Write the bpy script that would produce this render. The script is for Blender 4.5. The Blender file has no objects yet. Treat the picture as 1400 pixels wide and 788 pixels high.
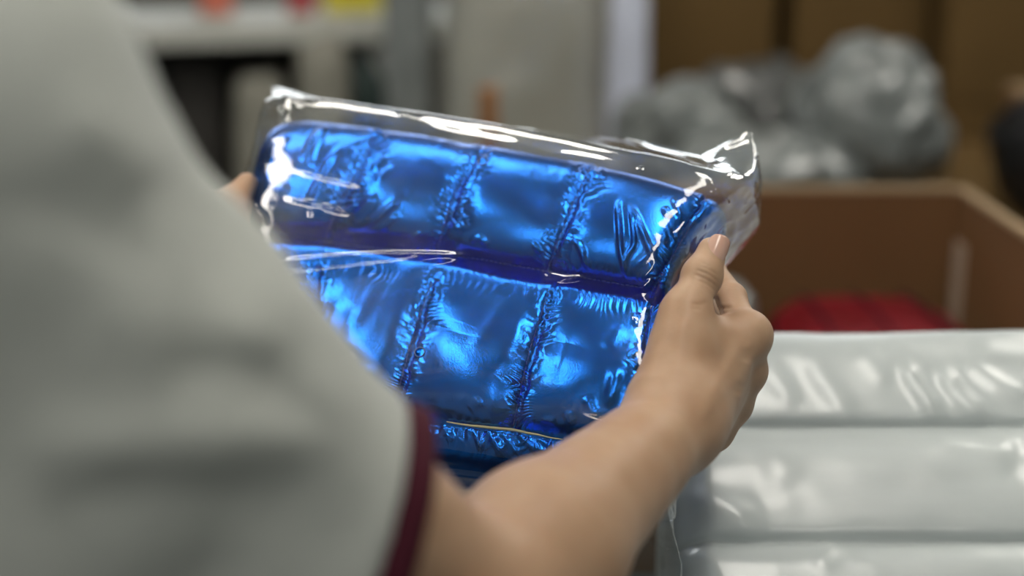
import bpy, bmesh, math, random
import numpy as np
from mathutils import Vector, Matrix

random.seed(7)
rng = np.random.default_rng(11)
SC = bpy.context.scene
COL = SC.collection

# ------------------------------------------------------------------ camera
PITCH = math.radians(16.0)
CAM = np.array([0.0, 0.0, 1.42])
FPX = 50.0 / 36.0 * 1400.0
AX_R = np.array([1.0, 0, 0])
AX_F = np.array([0, math.cos(PITCH), -math.sin(PITCH)])
AX_U = np.array([0, math.sin(PITCH), math.cos(PITCH)])

cd = bpy.data.cameras.new('camera')
cam = bpy.data.objects.new('camera', cd)
COL.objects.link(cam)
cam.location = CAM
cam.rotation_euler = (math.radians(90) - PITCH, 0, 0)
cd.lens = 50
cd.sensor_width = 36
cd.sensor_fit = 'HORIZONTAL'
cd.clip_start = 0.02
cd.dof.use_dof = True
cd.dof.focus_distance = 0.93
cd.dof.aperture_fstop = 1.9
SC.camera = cam

# ------------------------------------------------------------------ world, exposure
w = bpy.data.worlds.new('workshop_air')
SC.world = w
w.use_nodes = True
bg = w.node_tree.nodes['Background']
bg.inputs[0].default_value = (0.86, 0.97, 1.0, 1)
bg.inputs[1].default_value = 0.20
SC.view_settings.view_transform = 'Standard'
SC.view_settings.look = 'None'
SC.view_settings.gamma = 1.0
SC.view_settings.exposure = 0.0
SC.view_settings.use_curve_mapping = False
LAMP_STRENGTH = 16.5
ADDED_WINDOW_STRENGTH = 5.0  # glow of the added, unseen windows
# ceiling lamps of the workshop: (x, y, yaw) of each fixture, hung at CEIL_Z
CEIL_Z = 2.70
LAMPS = [(-1.40, 0.64, 90), (0.40, 0.72, 90), (-0.60, 1.86, 0), (-0.95, -1.25, 0), (1.45, 2.30, 90), (0.85, -1.55, 90)]


# ------------------------------------------------------------------ helpers
def P(px, py, d):
    """world point seen at photo pixel (px, py), d metres along the optical axis"""
    return CAM + d * AX_F + (px - 700.0) / FPX * d * AX_R - (py - 394.0) / FPX * d * AX_U


def proj(v):
    q = v - CAM
    d = q @ AX_F
    return np.stack([700 + FPX * (q @ AX_R) / d, 394 - FPX * (q @ AX_U) / d], -1), d


def nrm(v):
    v = np.asarray(v, float)
    return v / np.linalg.norm(v)


_T = rng.random((64, 64, 64)).astype(np.float32) * 2 - 1


def vnoise(p):
    p = np.asarray(p, float)
    i = np.floor(p).astype(int)
    f = p - i
    f = f * f * f * (f * (f * 6 - 15) + 10)
    i &= 63
    j = (i + 1) & 63
    x0, y0, z0 = i[..., 0], i[..., 1], i[..., 2]
    x1, y1, z1 = j[..., 0], j[..., 1], j[..., 2]
    fx, fy, fz = f[..., 0], f[..., 1], f[..., 2]
    a = _T[x0, y0, z0] * (1 - fx) + _T[x1, y0, z0] * fx
    b = _T[x0, y1, z0] * (1 - fx) + _T[x1, y1, z0] * fx
    c = _T[x0, y0, z1] * (1 - fx) + _T[x1, y0, z1] * fx
    d = _T[x0, y1, z1] * (1 - fx) + _T[x1, y1, z1] * fx
    return (a * (1 - fy) + b * fy) * (1 - fz) + (c * (1 - fy) + d * fy) * fz


def fbm(p, o=3):
    s, a = 0, 1.0
    for k in range(o):
        s = s + a * vnoise(p * (2.03 ** k) + 17.3 * k)
        a *= 0.5
    return s


def ridged(p, o=3):
    s, a = 0, 1.0
    for k in range(o):
        s = s + a * (1 - 2 * np.abs(vnoise(p * (2.03 ** k) + 9.1 * k)))
        a *= 0.5
    return s


def polydist(q, pts):
    """distance to polyline, arc length of nearest point, signed side; q (N,2)"""
    best = np.full(len(q), 1e9)
    al = np.zeros(len(q))
    sg = np.zeros(len(q))
    acc = 0.0
    pts = np.asarray(pts, float)
    for a, b in zip(pts[:-1], pts[1:]):
        ba = b - a
        L = np.hypot(*ba)
        t = np.clip(((q - a) @ ba) / (L * L), 0, 1)
        r = q - a - t[:, None] * ba
        d = np.hypot(r[:, 0], r[:, 1])
        m = d < best
        best[m] = d[m]
        al[m] = acc + t[m] * L
        sg[m] = np.sign(ba[0] * r[m, 1] - ba[1] * r[m, 0])
        acc += L
    return best, al, sg, acc


def smooth_pts(pts, n=6):
    pts = np.asarray(pts, float)
    if len(pts) < 3:
        return pts
    e = np.vstack([2 * pts[0] - pts[1], pts, 2 * pts[-1] - pts[-2]])
    out = []
    for i in range(1, len(e) - 2):
        for k in range(n):
            t = k / n
            p0, p1, p2, p3 = e[i - 1], e[i], e[i + 1], e[i + 2]
            out.append(0.5 * (2 * p1 + (p2 - p0) * t + (2 * p0 - 5 * p1 + 4 * p2 - p3) * t * t + (3 * p1 - p0 - 3 * p2 + p3) * t ** 3))
    out.append(pts[-1])
    return np.array(out)


def strokes(q, lst):
    """sum of ridge (+) or crease (-) strokes: (points, width_px, amplitude)"""
    s = np.zeros(len(q))
    for pts, wd, amp in lst:
        pp = smooth_pts(pts, 5)
        lo, hi = pp.min(0) - 4 * wd, pp.max(0) + 4 * wd
        m = np.where(((q > lo) & (q < hi)).all(1))[0]
        if not len(m):
            continue
        d, al, sg, L = polydist(q[m], pp)
        u = al / max(L, 1e-6)
        taper = np.clip(np.minimum(u, 1 - u) * 3.2, 0, 1)
        taper = taper * taper * (3 - 2 * taper)
        s[m] += amp * taper * np.exp(-(d / wd) ** 2)
    return s


def quad_normals(v, f):
    n = np.cross(v[f[:, 2]] - v[f[:, 0]], v[f[:, 3]] - v[f[:, 1]])
    out = np.zeros_like(v)
    for k in range(4):
        np.add.at(out, f[:, k], n)
    return out / (np.linalg.norm(out, axis=1)[:, None] + 1e-12)


def link(o, parent=None):
    COL.objects.link(o)
    if parent is not None:
        o.parent = parent
    return o


def mesh_obj(name, v, f, mat, parent=None, smooth=True):
    v = np.asarray(v, np.float32)
    me = bpy.data.meshes.new(name)
    if isinstance(f, np.ndarray) and f.ndim == 2 and f.shape[1] == 4:
        me.vertices.add(len(v))
        me.vertices.foreach_set('co', v.ravel())
        me.loops.add(f.size)
        me.loops.foreach_set('vertex_index', f.astype(np.int32).ravel())
        me.polygons.add(len(f))
        me.polygons.foreach_set('loop_start', np.arange(0, f.size, 4, dtype=np.int32))
        me.update(calc_edges=True)
        me.validate()
    else:
        me.from_pydata([tuple(map(float, x)) for x in v], [], [tuple(int(i) for i in x) for x in f])
        me.update()
    if smooth:
        me.polygons.foreach_set('use_smooth', np.ones(len(me.polygons), bool))
    if mat is not None:
        me.materials.append(mat)
    o = bpy.data.objects.new(name, me)
    return link(o, parent)


def bm_obj(name, bm, mat, parent=None, smooth=False):
    me = bpy.data.meshes.new(name)
    bm.normal_update()
    bm.to_mesh(me)
    bm.free()
    if smooth:
        me.polygons.foreach_set('use_smooth', np.ones(len(me.polygons), bool))
    me.materials.append(mat)
    return link(bpy.data.objects.new(name, me), parent)


def tag(o, label=None, cat=None, group=None, kind=None):
    if label:
        o['label'] = label
    if cat:
        o['category'] = cat
    if group:
        o['group'] = group
    if kind:
        o['kind'] = kind
    return o


def thing(name, label, cat, loc=(0, 0, 0), rz=0.0, group=None):
    o = bpy.data.objects.new(name, None)
    o.empty_display_size = 0.05
    COL.objects.link(o)
    o.location = loc
    o.rotation_euler = (0, 0, rz)
    return tag(o, label, cat, group)


def under(root, *objs):
    """parent world-space meshes to a root without moving them"""
    bpy.context.view_layer.update()
    inv = root.matrix_world.inverted()
    for o in objs:
        o.parent = root
        o.matrix_parent_inverse = inv


def add_box(bm, c, s, rz=0.0, bevel=0.0, rx=0.0, ry=0.0):
    g = bmesh.ops.create_cube(bm, size=1.0)
    vs = g['verts']
    for v in vs:
        v.co = Vector((v.co.x * s[0], v.co.y * s[1], v.co.z * s[2]))
    if bevel > 0:
        es = list({e for v in vs for e in v.link_edges})
        r = bmesh.ops.bevel(bm, geom=es, offset=bevel, segments=2, affect='EDGES', profile=0.5)
        vs = list({v for f in r['faces'] for v in f.verts} | {v for v in vs if v.is_valid})
    M = Matrix.Translation(c) @ Matrix.Rotation(rz, 4, 'Z') @ Matrix.Rotation(ry, 4, 'Y') @ Matrix.Rotation(rx, 4, 'X')
    bmesh.ops.transform(bm, matrix=M, verts=vs)


def box(name, c, s, mat, parent=None, rz=0.0, bevel=0.002, rx=0.0, ry=0.0):
    bm = bmesh.new()
    add_box(bm, c, s, rz, bevel, rx, ry)
    return bm_obj(name, bm, mat, parent)


def tube(name, pts, r, mat, parent=None, n=10):
    pts = np.asarray(pts, float)
    rr = np.broadcast_to(np.asarray(r, float), (len(pts),))
    V, F = [], []
    ref = np.array([0.13, 0.31, 0.94])
    for i, p in enumerate(pts):
        t = nrm(pts[min(i + 1, len(pts) - 1)] - pts[max(i - 1, 0)])
        a = nrm(np.cross(t, ref))
        b = np.cross(t, a)
        for k in range(n):
            th = 2 * math.pi * k / n
            V.append(p + rr[i] * (math.cos(th) * a + math.sin(th) * b))
    for i in range(len(pts) - 1):
        for k in range(n):
            F.append((i * n + k, i * n + (k + 1) % n, (i + 1) * n + (k + 1) % n, (i + 1) * n + k))
    F.append(tuple(range(n - 1, -1, -1)))
    F.append(tuple((len(pts) - 1) * n + k for k in range(n)))
    return mesh_obj(name, V, F, mat, parent)


# ------------------------------------------------------------------ materials
def mat(name, col, rough=0.5, metal=0.0, var=0.0, vscale=20.0, bump=0.0, bscale=200.0, spec=0.5, coat=0.0, sss=0.0, stretch=None, col2=None, sheen=0.0):
    m = bpy.data.materials.new(name)
    m.use_nodes = True
    nt = m.node_tree
    b = nt.nodes['Principled BSDF']
    b.inputs['Base Color'].default_value = (*col, 1)
    b.inputs['Roughness'].default_value = rough
    b.inputs['Metallic'].default_value = metal
    b.inputs['Specular IOR Level'].default_value = spec
    b.inputs['Coat Weight'].default_value = coat
    b.inputs['Coat Roughness'].default_value = 0.08
    b.inputs['Sheen Weight'].default_value = sheen
    if sss:
        b.inputs['Subsurface Weight'].default_value = sss
        b.inputs['Subsurface Radius'].default_value = (1.0, 0.36, 0.18)
        b.inputs['Subsurface Scale'].default_value = 0.006
    tc = nt.nodes.new('ShaderNodeTexCoord')
    mp = nt.nodes.new('ShaderNodeMapping')
    if stretch:
        mp.inputs['Scale'].default_value = stretch
    nt.links.new(tc.outputs['Object'], mp.inputs['Vector'])
    if var or col2:
        n = nt.nodes.new('ShaderNodeTexNoise')
        n.inputs['Scale'].default_value = vscale
        n.inputs['Detail'].default_value = 4
        nt.links.new(mp.outputs[0], n.inputs['Vector'])
        r = nt.nodes.new('ShaderNodeValToRGB')
        c2 = col2 if col2 else tuple(c * (1 - var) for c in col)
        r.color_ramp.elements[0].position = 0.3
        r.color_ramp.elements[1].position = 0.7
        r.color_ramp.elements[0].color = (*c2, 1)
        r.color_ramp.elements[1].color = (*col, 1)
        nt.links.new(n.outputs['Fac'], r.inputs[0])
        nt.links.new(r.outputs[0], b.inputs['Base Color'])
    if bump:
        n2 = nt.nodes.new('ShaderNodeTexNoise')
        n2.inputs['Scale'].default_value = bscale
        n2.inputs['Detail'].default_value = 3
        nt.links.new(mp.outputs[0], n2.inputs['Vector'])
        bp = nt.nodes.new('ShaderNodeBump')
        bp.inputs['Strength'].default_value = bump
        bp.inputs['Distance'].default_value = 0.001
        nt.links.new(n2.outputs['Fac'], bp.inputs['Height'])
        nt.links.new(bp.outputs[0], b.inputs['Normal'])
    return m


def film_mat(name, tint=(0.97, 0.985, 0.98), base=0.04, edge=0.80, power=2.3, rough=0.05, haze=0.010):
    """thin clear plastic film: see-through with a mirror-like sheen that grows towards grazing angles"""
    m = bpy.data.materials.new(name)
    m.use_nodes = True
    nt = m.node_tree
    nt.nodes.remove(nt.nodes['Principled BSDF'])
    out = nt.nodes['Material Output']
    tr = nt.nodes.new('ShaderNodeBsdfTransparent')
    tr.inputs[0].default_value = (*tint, 1)
    gl = nt.nodes.new('ShaderNodeBsdfGlossy')
    gl.inputs['Color'].default_value = (1, 1, 1, 1)
    gl.inputs['Roughness'].default_value = rough
    df = nt.nodes.new('ShaderNodeBsdfDiffuse')
    df.inputs[0].default_value = (0.8, 0.85, 0.85, 1)
    tl = nt.nodes.new('ShaderNodeBsdfTranslucent')
    tl.inputs[0].default_value = (0.8, 0.85, 0.85, 1)
    hz = nt.nodes.new('ShaderNodeMixShader')
    nt.links.new(df.outputs[0], hz.inputs[1])
    nt.links.new(tl.outputs[0], hz.inputs[2])
    m1 = nt.nodes.new('ShaderNodeMixShader')
    m1.inputs[0].default_value = haze
    nt.links.new(tr.outputs[0], m1.inputs[1])
    nt.links.new(hz.outputs[0], m1.inputs[2])
    lw = nt.nodes.new('ShaderNodeLayerWeight')
    pw = nt.nodes.new('ShaderNodeMath')
    pw.operation = 'POWER'
    pw.inputs[1].default_value = power
    nt.links.new(lw.outputs['Facing'], pw.inputs[0])
    ma = nt.nodes.new('ShaderNodeMath')
    ma.operation = 'MULTIPLY_ADD'
    ma.inputs[1].default_value = edge
    ma.inputs[2].default_value = base
    nt.links.new(pw.outputs[0], ma.inputs[0])
    lw.inputs['Blend'].default_value = 0.5
    m2 = nt.nodes.new('ShaderNodeMixShader')
    nt.links.new(ma.outputs[0], m2.inputs[0])
    nt.links.new(m1.outputs[0], m2.inputs[1])
    nt.links.new(gl.outputs[0], m2.inputs[2])
    nt.links.new(m2.outputs[0], out.inputs['Surface'])
    return m


def emit_mat(name, col, s):
    m = bpy.data.materials.new(name)
    m.use_nodes = True
    b = m.node_tree.nodes['Principled BSDF']
    b.inputs['Base Color'].default_value = (0.8, 0.8, 0.8, 1)
    b.inputs['Emission Color'].default_value = (*col, 1)
    b.inputs['Emission Strength'].default_value = s
    return m


M = {
    'blue': mat('metallic_blue_nylon', (0.014, 0.165, 0.66), 0.235, 1.0, bump=0.12, bscale=900, col2=(0.012, 0.140, 0.58), vscale=40),
    'blue_thread': mat('blue_thread', (0.01, 0.03, 0.20), 0.6),
    'yellow_thread': mat('pale_yellow_thread', (0.60, 0.53, 0.28), 0.5),
    'film': film_mat('clear_bag_film'),
    'film_fin': film_mat('hazy_sealed_film', base=0.05, edge=0.80, power=2.0, rough=0.07, haze=0.055),
    'film_edge': mat('cut_film_edge', (0.02, 0.05, 0.16), 0.15, spec=0.8),
    'skin': mat('skin', (0.45, 0.293, 0.185), 0.48, sss=0.12, col2=(0.41, 0.25, 0.15), vscale=45, bump=0.12, bscale=420, spec=0.35),
    'nail': mat('thumb_nail', (0.58, 0.36, 0.28), 0.22, sss=0.1, spec=0.6, coat=0.3),
    'shirt': mat('grey_jersey', (0.46, 0.48, 0.44), 0.9, var=0.06, vscale=60, bump=0.1, bscale=700, spec=0.2, sheen=0.15),
    'burgundy': mat('burgundy_trim', (0.055, 0.006, 0.015), 0.85, var=0.2, spec=0.2),
    'trousers': mat('dark_trousers', (0.03, 0.032, 0.04), 0.9, var=0.2, spec=0.2),
    'shoe': mat('black_shoe', (0.015, 0.015, 0.016), 0.5),
    'hair': mat('black_hair', (0.012, 0.009, 0.008), 0.45, var=0.4, vscale=90, stretch=(6, 6, 1)),
    'pile': mat('milky_film_layers', (0.53, 0.575, 0.57), 0.30, vscale=11, stretch=(0.5, 2, 2), spec=0.6, coat=0.12, col2=(0.44, 0.48, 0.475)),
    'card': mat('kraft_card', (0.30, 0.175, 0.085), 0.85, var=0.14, vscale=7, bump=0.05, bscale=60, spec=0.15),
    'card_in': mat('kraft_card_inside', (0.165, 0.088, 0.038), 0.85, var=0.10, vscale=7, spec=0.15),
    'card_edge': mat('corrugated_edge', (0.46, 0.34, 0.21), 0.9, var=0.25, vscale=160, spec=0.1),
    'card_dark': mat('dark_kraft_card', (0.135, 0.083, 0.030), 0.85, var=0.15, vscale=6, spec=0.15),
    'tape': mat('paper_tape', (0.42, 0.33, 0.25), 0.45, var=0.1),
    'red': mat('metallic_red_nylon', (0.27, 0.010, 0.020), 0.38, 0.6, var=0.15, vscale=20),
    'bags': mat('crumpled_grey_bags', (0.225, 0.245, 0.24), 0.28, var=0.35, vscale=12, spec=0.6, coat=0.3),
    'bags_dark': mat('dark_grey_bag', (0.10, 0.105, 0.10), 0.3, var=0.4, vscale=12, coat=0.3),
    'black': mat('black_bag_plastic', (0.008, 0.008, 0.009), 0.35, spec=0.4),
    'table': mat('dark_table_top', (0.10, 0.115, 0.11), 0.5, var=0.2, vscale=8),
    'steel': mat('painted_steel', (0.30, 0.31, 0.29), 0.45, var=0.1),
    'white_board': mat('off_white_board', (0.50, 0.51, 0.46), 0.6, var=0.06),
    'sack': mat('cream_sack', (0.40, 0.37, 0.30), 0.6, var=0.15, vscale=5, coat=0.2),
    'sack_wrap': film_mat('sack_wrap_film', base=0.10, edge=0.5, rough=0.15, haze=0.22),
    'bluewhite': mat('blue_white_bag', (0.62, 0.66, 0.78), 0.35, var=0.2, vscale=7, coat=0.3),
    'wood': mat('orange_wood', (0.30, 0.13, 0.04), 0.6, var=0.25, vscale=10, stretch=(8, 8, 1)),
    'orange': mat('coral_spool', (0.62, 0.16, 0.10), 0.6),
    'redp': mat('red_spool', (0.42, 0.05, 0.06), 0.6),
    'yellow': mat('yellow_spool', (0.66, 0.58, 0.04), 0.6),
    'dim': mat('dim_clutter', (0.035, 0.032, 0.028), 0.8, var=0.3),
    'beige': mat('beige_bag', (0.30, 0.29, 0.24), 0.6, var=0.2, vscale=8),
    'teal': mat('dark_teal_bin', (0.035, 0.06, 0.055), 0.6, var=0.2),
    'floor': mat('concrete_floor', (0.13, 0.13, 0.12), 0.6, var=0.3, vscale=2.5, bump=0.05, bscale=30),
    'wall': mat('grey_beige_wall', (0.17, 0.15, 0.12), 0.9, var=0.15, vscale=1.5),  # dark grey-beige with slight random variation
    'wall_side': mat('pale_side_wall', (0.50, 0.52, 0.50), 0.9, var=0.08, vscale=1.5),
    'ceil': mat('ceiling_board', (0.24, 0.25, 0.25), 0.9, var=0.08, vscale=1.5),
    'lamp': emit_mat('lamp_diffuser', (1.0, 0.95, 0.87), LAMP_STRENGTH),
    'added_pane': emit_mat('added_window_glow', (0.93, 0.98, 1.0), ADDED_WINDOW_STRENGTH),  # glowing surface of the windows added for the film highlights
    'lamp_body': mat('lamp_housing', (0.7, 0.7, 0.68), 0.5),
}

# ------------------------------------------------------------------ the room
tag(box('floor', (0, 2.0, -0.05), (9, 9, 0.1), M['floor'], bevel=0), kind='structure')
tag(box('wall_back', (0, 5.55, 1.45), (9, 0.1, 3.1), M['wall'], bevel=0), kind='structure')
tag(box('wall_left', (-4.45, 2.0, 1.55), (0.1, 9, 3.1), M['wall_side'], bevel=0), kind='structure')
tag(box('wall_right', (4.45, 2.0, 1.55), (0.1, 9, 3.1), M['wall_side'], bevel=0), kind='structure')
tag(box('ceiling', (0, 2.0, CEIL_Z + 0.40), (9, 9, 0.1), M['ceil'], bevel=0), kind='structure')

lamp_say = ['long white ceiling lamp over the person, left of the bundle', 'long white ceiling lamp above the right side of the bundle',
            'long white ceiling lamp above the cream sack', 'long white ceiling lamp far behind the person',
            'long white ceiling lamp above the grey bags and cartons', 'long white ceiling lamp right behind the camera']
for (lx, ly, yaw), say in zip(LAMPS, lamp_say):
    t = thing('ceiling_lamp', say, 'lamp', (lx, ly, CEIL_Z), math.radians(yaw), 'ceiling lamps')
    box('spine', (0, 0, 0.105), (1.24, 0.05, 0.03), M['lamp_body'], t, bevel=0.005)
    box('diffuser', (0, 0, 0.045), (1.22, 0.20, 0.09), M['lamp'], t, bevel=0.03)
    for sx in (-1, 1):
        box('end_cap', (sx * 0.62, 0, 0.045), (0.02, 0.22, 0.11), M['lamp_body'], t, bevel=0.006)
        box('hanger_rod', (sx * 0.45, 0, 0.235), (0.012, 0.012, 0.23), M['lamp_body'], t, bevel=0.002)
# windows added out of view for highlights on the bag film; panes simply glow
for i, wx in enumerate((-1.95, -0.40, 1.15, 2.70)):
    wn = thing('added_window_%d' % (i + 1), None, None, (wx, 5.48, 1.95))
    wn['kind'] = 'structure'
    for sx in (-1, 1):
        box('added_window_frame', (sx * 0.62, 0, 0.5), (0.05, 0.06, 1.04), M['lamp_body'], wn, bevel=0.004)
    for zz in (-0.01, 0.5, 1.01):
        box('added_window_frame', (0, 0, zz), (1.24, 0.06, 0.04), M['lamp_body'], wn, bevel=0.004)
    box('added_window_frame', (0, 0, 0.5), (0.04, 0.06, 1.0), M['lamp_body'], wn, bevel=0.004)
    for sx in (-1, 1):
        for zz in (0.245, 0.755):
            box('added_pane', (sx * 0.305, 0.01, zz), (0.57, 0.01, 0.47), M['added_pane'], wn, bevel=0)

# ------------------------------------------------------------------ signed distance modelling
def sd_cone(p, a, b, ra, rb):
    a = np.asarray(a, float)
    ba = np.asarray(b, float) - a
    pa = p - a
    t = np.clip(pa @ ba / (ba @ ba + 1e-12), 0, 1)
    return np.linalg.norm(pa - t[:, None] * ba, axis=1) - (ra + (rb - ra) * t)


def sd_ell(p, c, r, rot=None):
    q = p - np.asarray(c, float)
    if rot is not None:
        q = q @ rot
    r = np.asarray(r, float)
    k0 = np.linalg.norm(q / r, axis=1)
    k1 = np.linalg.norm(q / (r * r), axis=1) + 1e-9
    return k0 * (k0 - 1.0) / k1


def smin(a, b, k):
    h = np.clip(0.5 + 0.5 * (b - a) / k, 0, 1)
    return b * (1 - h) + a * h - k * h * (1 - h)


def smax(a, b, k):
    return -smin(-a, -b, k)


def sdf_mesh(f, lo, hi, h, c=8):
    lo, hi = np.asarray(lo, float), np.asarray(hi, float)
    nb = np.ceil((hi - lo) / (h * c)).astype(int) + 1
    n = nb * c
    ci = np.stack(np.meshgrid(*[np.arange(k) for k in nb], indexing='ij'), -1).reshape(-1, 3)
    fc = f(lo + (ci * c + (c - 1) / 2) * h)
    F = np.repeat(np.repeat(np.repeat(fc.reshape(nb), c, 0), c, 1), c, 2).astype(np.float32)
    keep = ci[np.abs(fc) < h * c * 1.25]
    off = np.stack(np.meshgrid(*[np.arange(c)] * 3, indexing='ij'), -1).reshape(-1, 3)
    for k in range(0, len(keep), 600):
        ix = (keep[k:k + 600, None, :] * c + off[None]).reshape(-1, 3)
        F[ix[:, 0], ix[:, 1], ix[:, 2]] = f(lo + ix * h)
    S = F < 0
    cnt = np.zeros(tuple(n - 1), np.int8)
    for dx in (0, 1):
        for dy in (0, 1):
            for dz in (0, 1):
                cnt += S[dx:n[0] - 1 + dx, dy:n[1] - 1 + dy, dz:n[2] - 1 + dz]
    idx = np.argwhere((cnt > 0) & (cnt < 8))
    vid = np.full(tuple(n - 1), -1, np.int32)
    vid[idx[:, 0], idx[:, 1], idx[:, 2]] = np.arange(len(idx))
    corn = np.array([(x, y, z) for x in (0, 1) for y in (0, 1) for z in (0, 1)])
    vals = np.stack([F[idx[:, 0] + q[0], idx[:, 1] + q[1], idx[:, 2] + q[2]] for q in corn], 1)
    acc = np.zeros((len(idx), 3))
    num = np.zeros(len(idx))
    for i in range(8):
        for j in range(i + 1, 8):
            if np.abs(corn[i] - corn[j]).sum() != 1:
                continue
            a, b = vals[:, i], vals[:, j]
            m = (a < 0) != (b < 0)
            t = np.where(m, a / np.where(m, a - b, 1), 0)
            acc += np.where(m[:, None], corn[i] + t[:, None] * (corn[j] - corn[i]), 0)
            num += m
    V = lo + (idx + acc / num[:, None]) * h
    Q = []
    for ax in range(3):
        o1, o2 = (ax + 1) % 3, (ax + 2) % 3
        sl0 = [slice(None)] * 3
        sl1 = [slice(None)] * 3
        sl0[ax] = slice(0, -1)
        sl1[ax] = slice(1, None)
        A, B = S[tuple(sl0)], S[tuple(sl1)]
        e = np.argwhere(A != B)
        ok = (e[:, o1] > 0) & (e[:, o2] > 0) & (e[:, o1] < n[o1] - 1) & (e[:, o2] < n[o2] - 1)
        e = e[ok]
        ins = A[e[:, 0], e[:, 1], e[:, 2]]
        cs = []
        for d1, d2 in ((1, 1), (0, 1), (0, 0), (1, 0)):
            g = e.copy()
            g[:, o1] -= d1
            g[:, o2] -= d2
            cs.append(vid[g[:, 0], g[:, 1], g[:, 2]])
        q = np.stack(cs, 1)
        q[~ins] = q[~ins][:, ::-1]
        Q.append(q)
    Q = np.vstack(Q)
    Q = Q[(Q >= 0).all(1)]
    return V, Q


def relax(V, Q, it=2):
    for _ in range(it):
        s = np.zeros_like(V)
        c = np.zeros(len(V))
        for a, b in ((0, 1), (1, 2), (2, 3), (3, 0)):
            np.add.at(s, Q[:, a], V[Q[:, b]])
            np.add.at(s, Q[:, b], V[Q[:, a]])
            np.add.at(c, Q[:, a], 1)
            np.add.at(c, Q[:, b], 1)
        V = 0.5 * V + 0.5 * s / np.maximum(c, 1)[:, None]
    return V


# ------------------------------------------------------------------ the folded jacket
O = P(640, 400, 0.97)
cu = lambda x, y, z: x * AX_R - y * AX_U + z * AX_F
JU = nrm(cu(1, 0.147, -0.35))
JV = cu(-0.32, 1, -0.5)
JV = nrm(JV - (JV @ JU) * JU)
JN = np.cross(JV, JU)
if JN @ AX_F > 0:
    JN = -JN
MM = 0.001


def L2W(a, b, h):
    return O + (np.multiply.outer(a, JU) + np.multiply.outer(b, JV) + np.multiply.outer(h, JN)) * MM


def px2ab(px, py, h):
    o = O + JN * h * MM
    r = P(px, py, 1.0) - CAM
    x = CAM + r * (((o - CAM) @ JN) / (r @ JN)) - O
    return x @ JU / MM, x @ JV / MM


# the soft bundle is not a true block: it is skewed and slumped, measured at these places (nominal a, nominal b, height, photo x, photo y)
CTRL = []
for bn, hh, xy in [(-112, -12, [(378, 160), (520, 174), (668, 196), (822, 224), (966, 266)]), (-25, -16, [(360, 320), (440, 340), (596, 360), (750, 384), (893, 403)]),
                   (100, -14, [(285, 536), (392, 550), (538, 569), (701, 590), (864, 612)]), (130, -40, [(290, 596), (385, 612), (530, 634), (690, 652), (850, 676)])]:
    for an_n, (x_, y_) in zip((-152, -78, 0, 78, 150), xy):
        CTRL.append((an_n, bn, *px2ab(x_, y_, hh)))
CTRL = np.array(CTRL)


def _terms(a, b):
    a, b = a / 150.0, np.clip(b, -125, 135) / 120.0
    return np.stack([1 + 0 * a, a, a * a, b, a * b, a * a * b, b * b, a * b * b, b ** 3, a * b ** 3], -1)


_cf = np.linalg.lstsq(_terms(CTRL[:, 0], CTRL[:, 1]), CTRL[:, 2:] - CTRL[:, :2], rcond=None)[0]


def warp(a, b):
    d_ = _terms(np.clip(a, -175, 175), b) @ _cf
    return a + d_[..., 0], b + d_[..., 1]


# cross-section of the folded bundle (b down the face, h towards the viewer), millimetres
prof = np.array([(20, -98), (-60, -97), (-95, -90), (-113, -70), (-119, -45), (-115, -20), (-104, -4), (-85, 5), (-62, 8), (-44, 4), (-33, -4),
                 (-28, -18), (-24.5, -27), (-21, -18), (-17, -6), (0, -1), (25, 3), (50, 3), (74, -1), (90, -8), (98, -17),
                 (103, -18), (112, -20), (124, -30), (132, -46), (132, -66), (120, -86), (90, -96), (20, -98)], float)
pc = smooth_pts(prof, 16)
seg = np.r_[0, np.cumsum(np.hypot(*np.diff(pc, axis=0).T))]
i_groove = 12 * 16
i_seam = 20.5 * 16
t_groove, t_seam = seg[int(i_groove)], seg[int(i_seam)]
TOT = seg[-1]
# denser rows on the visible front
front0, front1 = seg[3 * 16], seg[25 * 16]
ts = np.r_[np.linspace(0, front0, 24)[:-1], np.linspace(front0, t_groove, 230)[:-1], np.linspace(t_groove, t_seam, 250)[:-1],
           np.linspace(t_seam, front1, 90)[:-1], np.linspace(front1, TOT, 24)]
pb = np.interp(ts, seg, pc[:, 0])
ph = np.interp(ts, seg, pc[:, 1])
NS = 720
th = np.linspace(-1, 1, 200001)
th = np.sign(th) * np.abs(th) ** 4
AW = 160.0
ex = 8.0
# superellipse sampling along the width
ang = th * math.pi / 2
ca, sa = np.abs(np.cos(ang)) ** (2 / ex), np.sign(np.sin(ang)) * np.abs(np.sin(ang)) ** (2 / ex)
dens = np.r_[0, np.cumsum(np.hypot(np.diff(ca * 48), np.diff(sa * AW)))]
uni = np.linspace(0, dens[-1], NS)
ca, sa = np.interp(uni, dens, ca), np.interp(uni, dens, sa)
core_b = np.clip(pb, -80, 92)
core_h = np.full_like(pb, -46.0)
B = core_b[:, None] + (pb - core_b)[:, None] * ca[None]
H = core_h[:, None] + (ph - core_h)[:, None] * ca[None]
A = np.broadcast_to(sa * AW, B.shape).copy()
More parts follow.
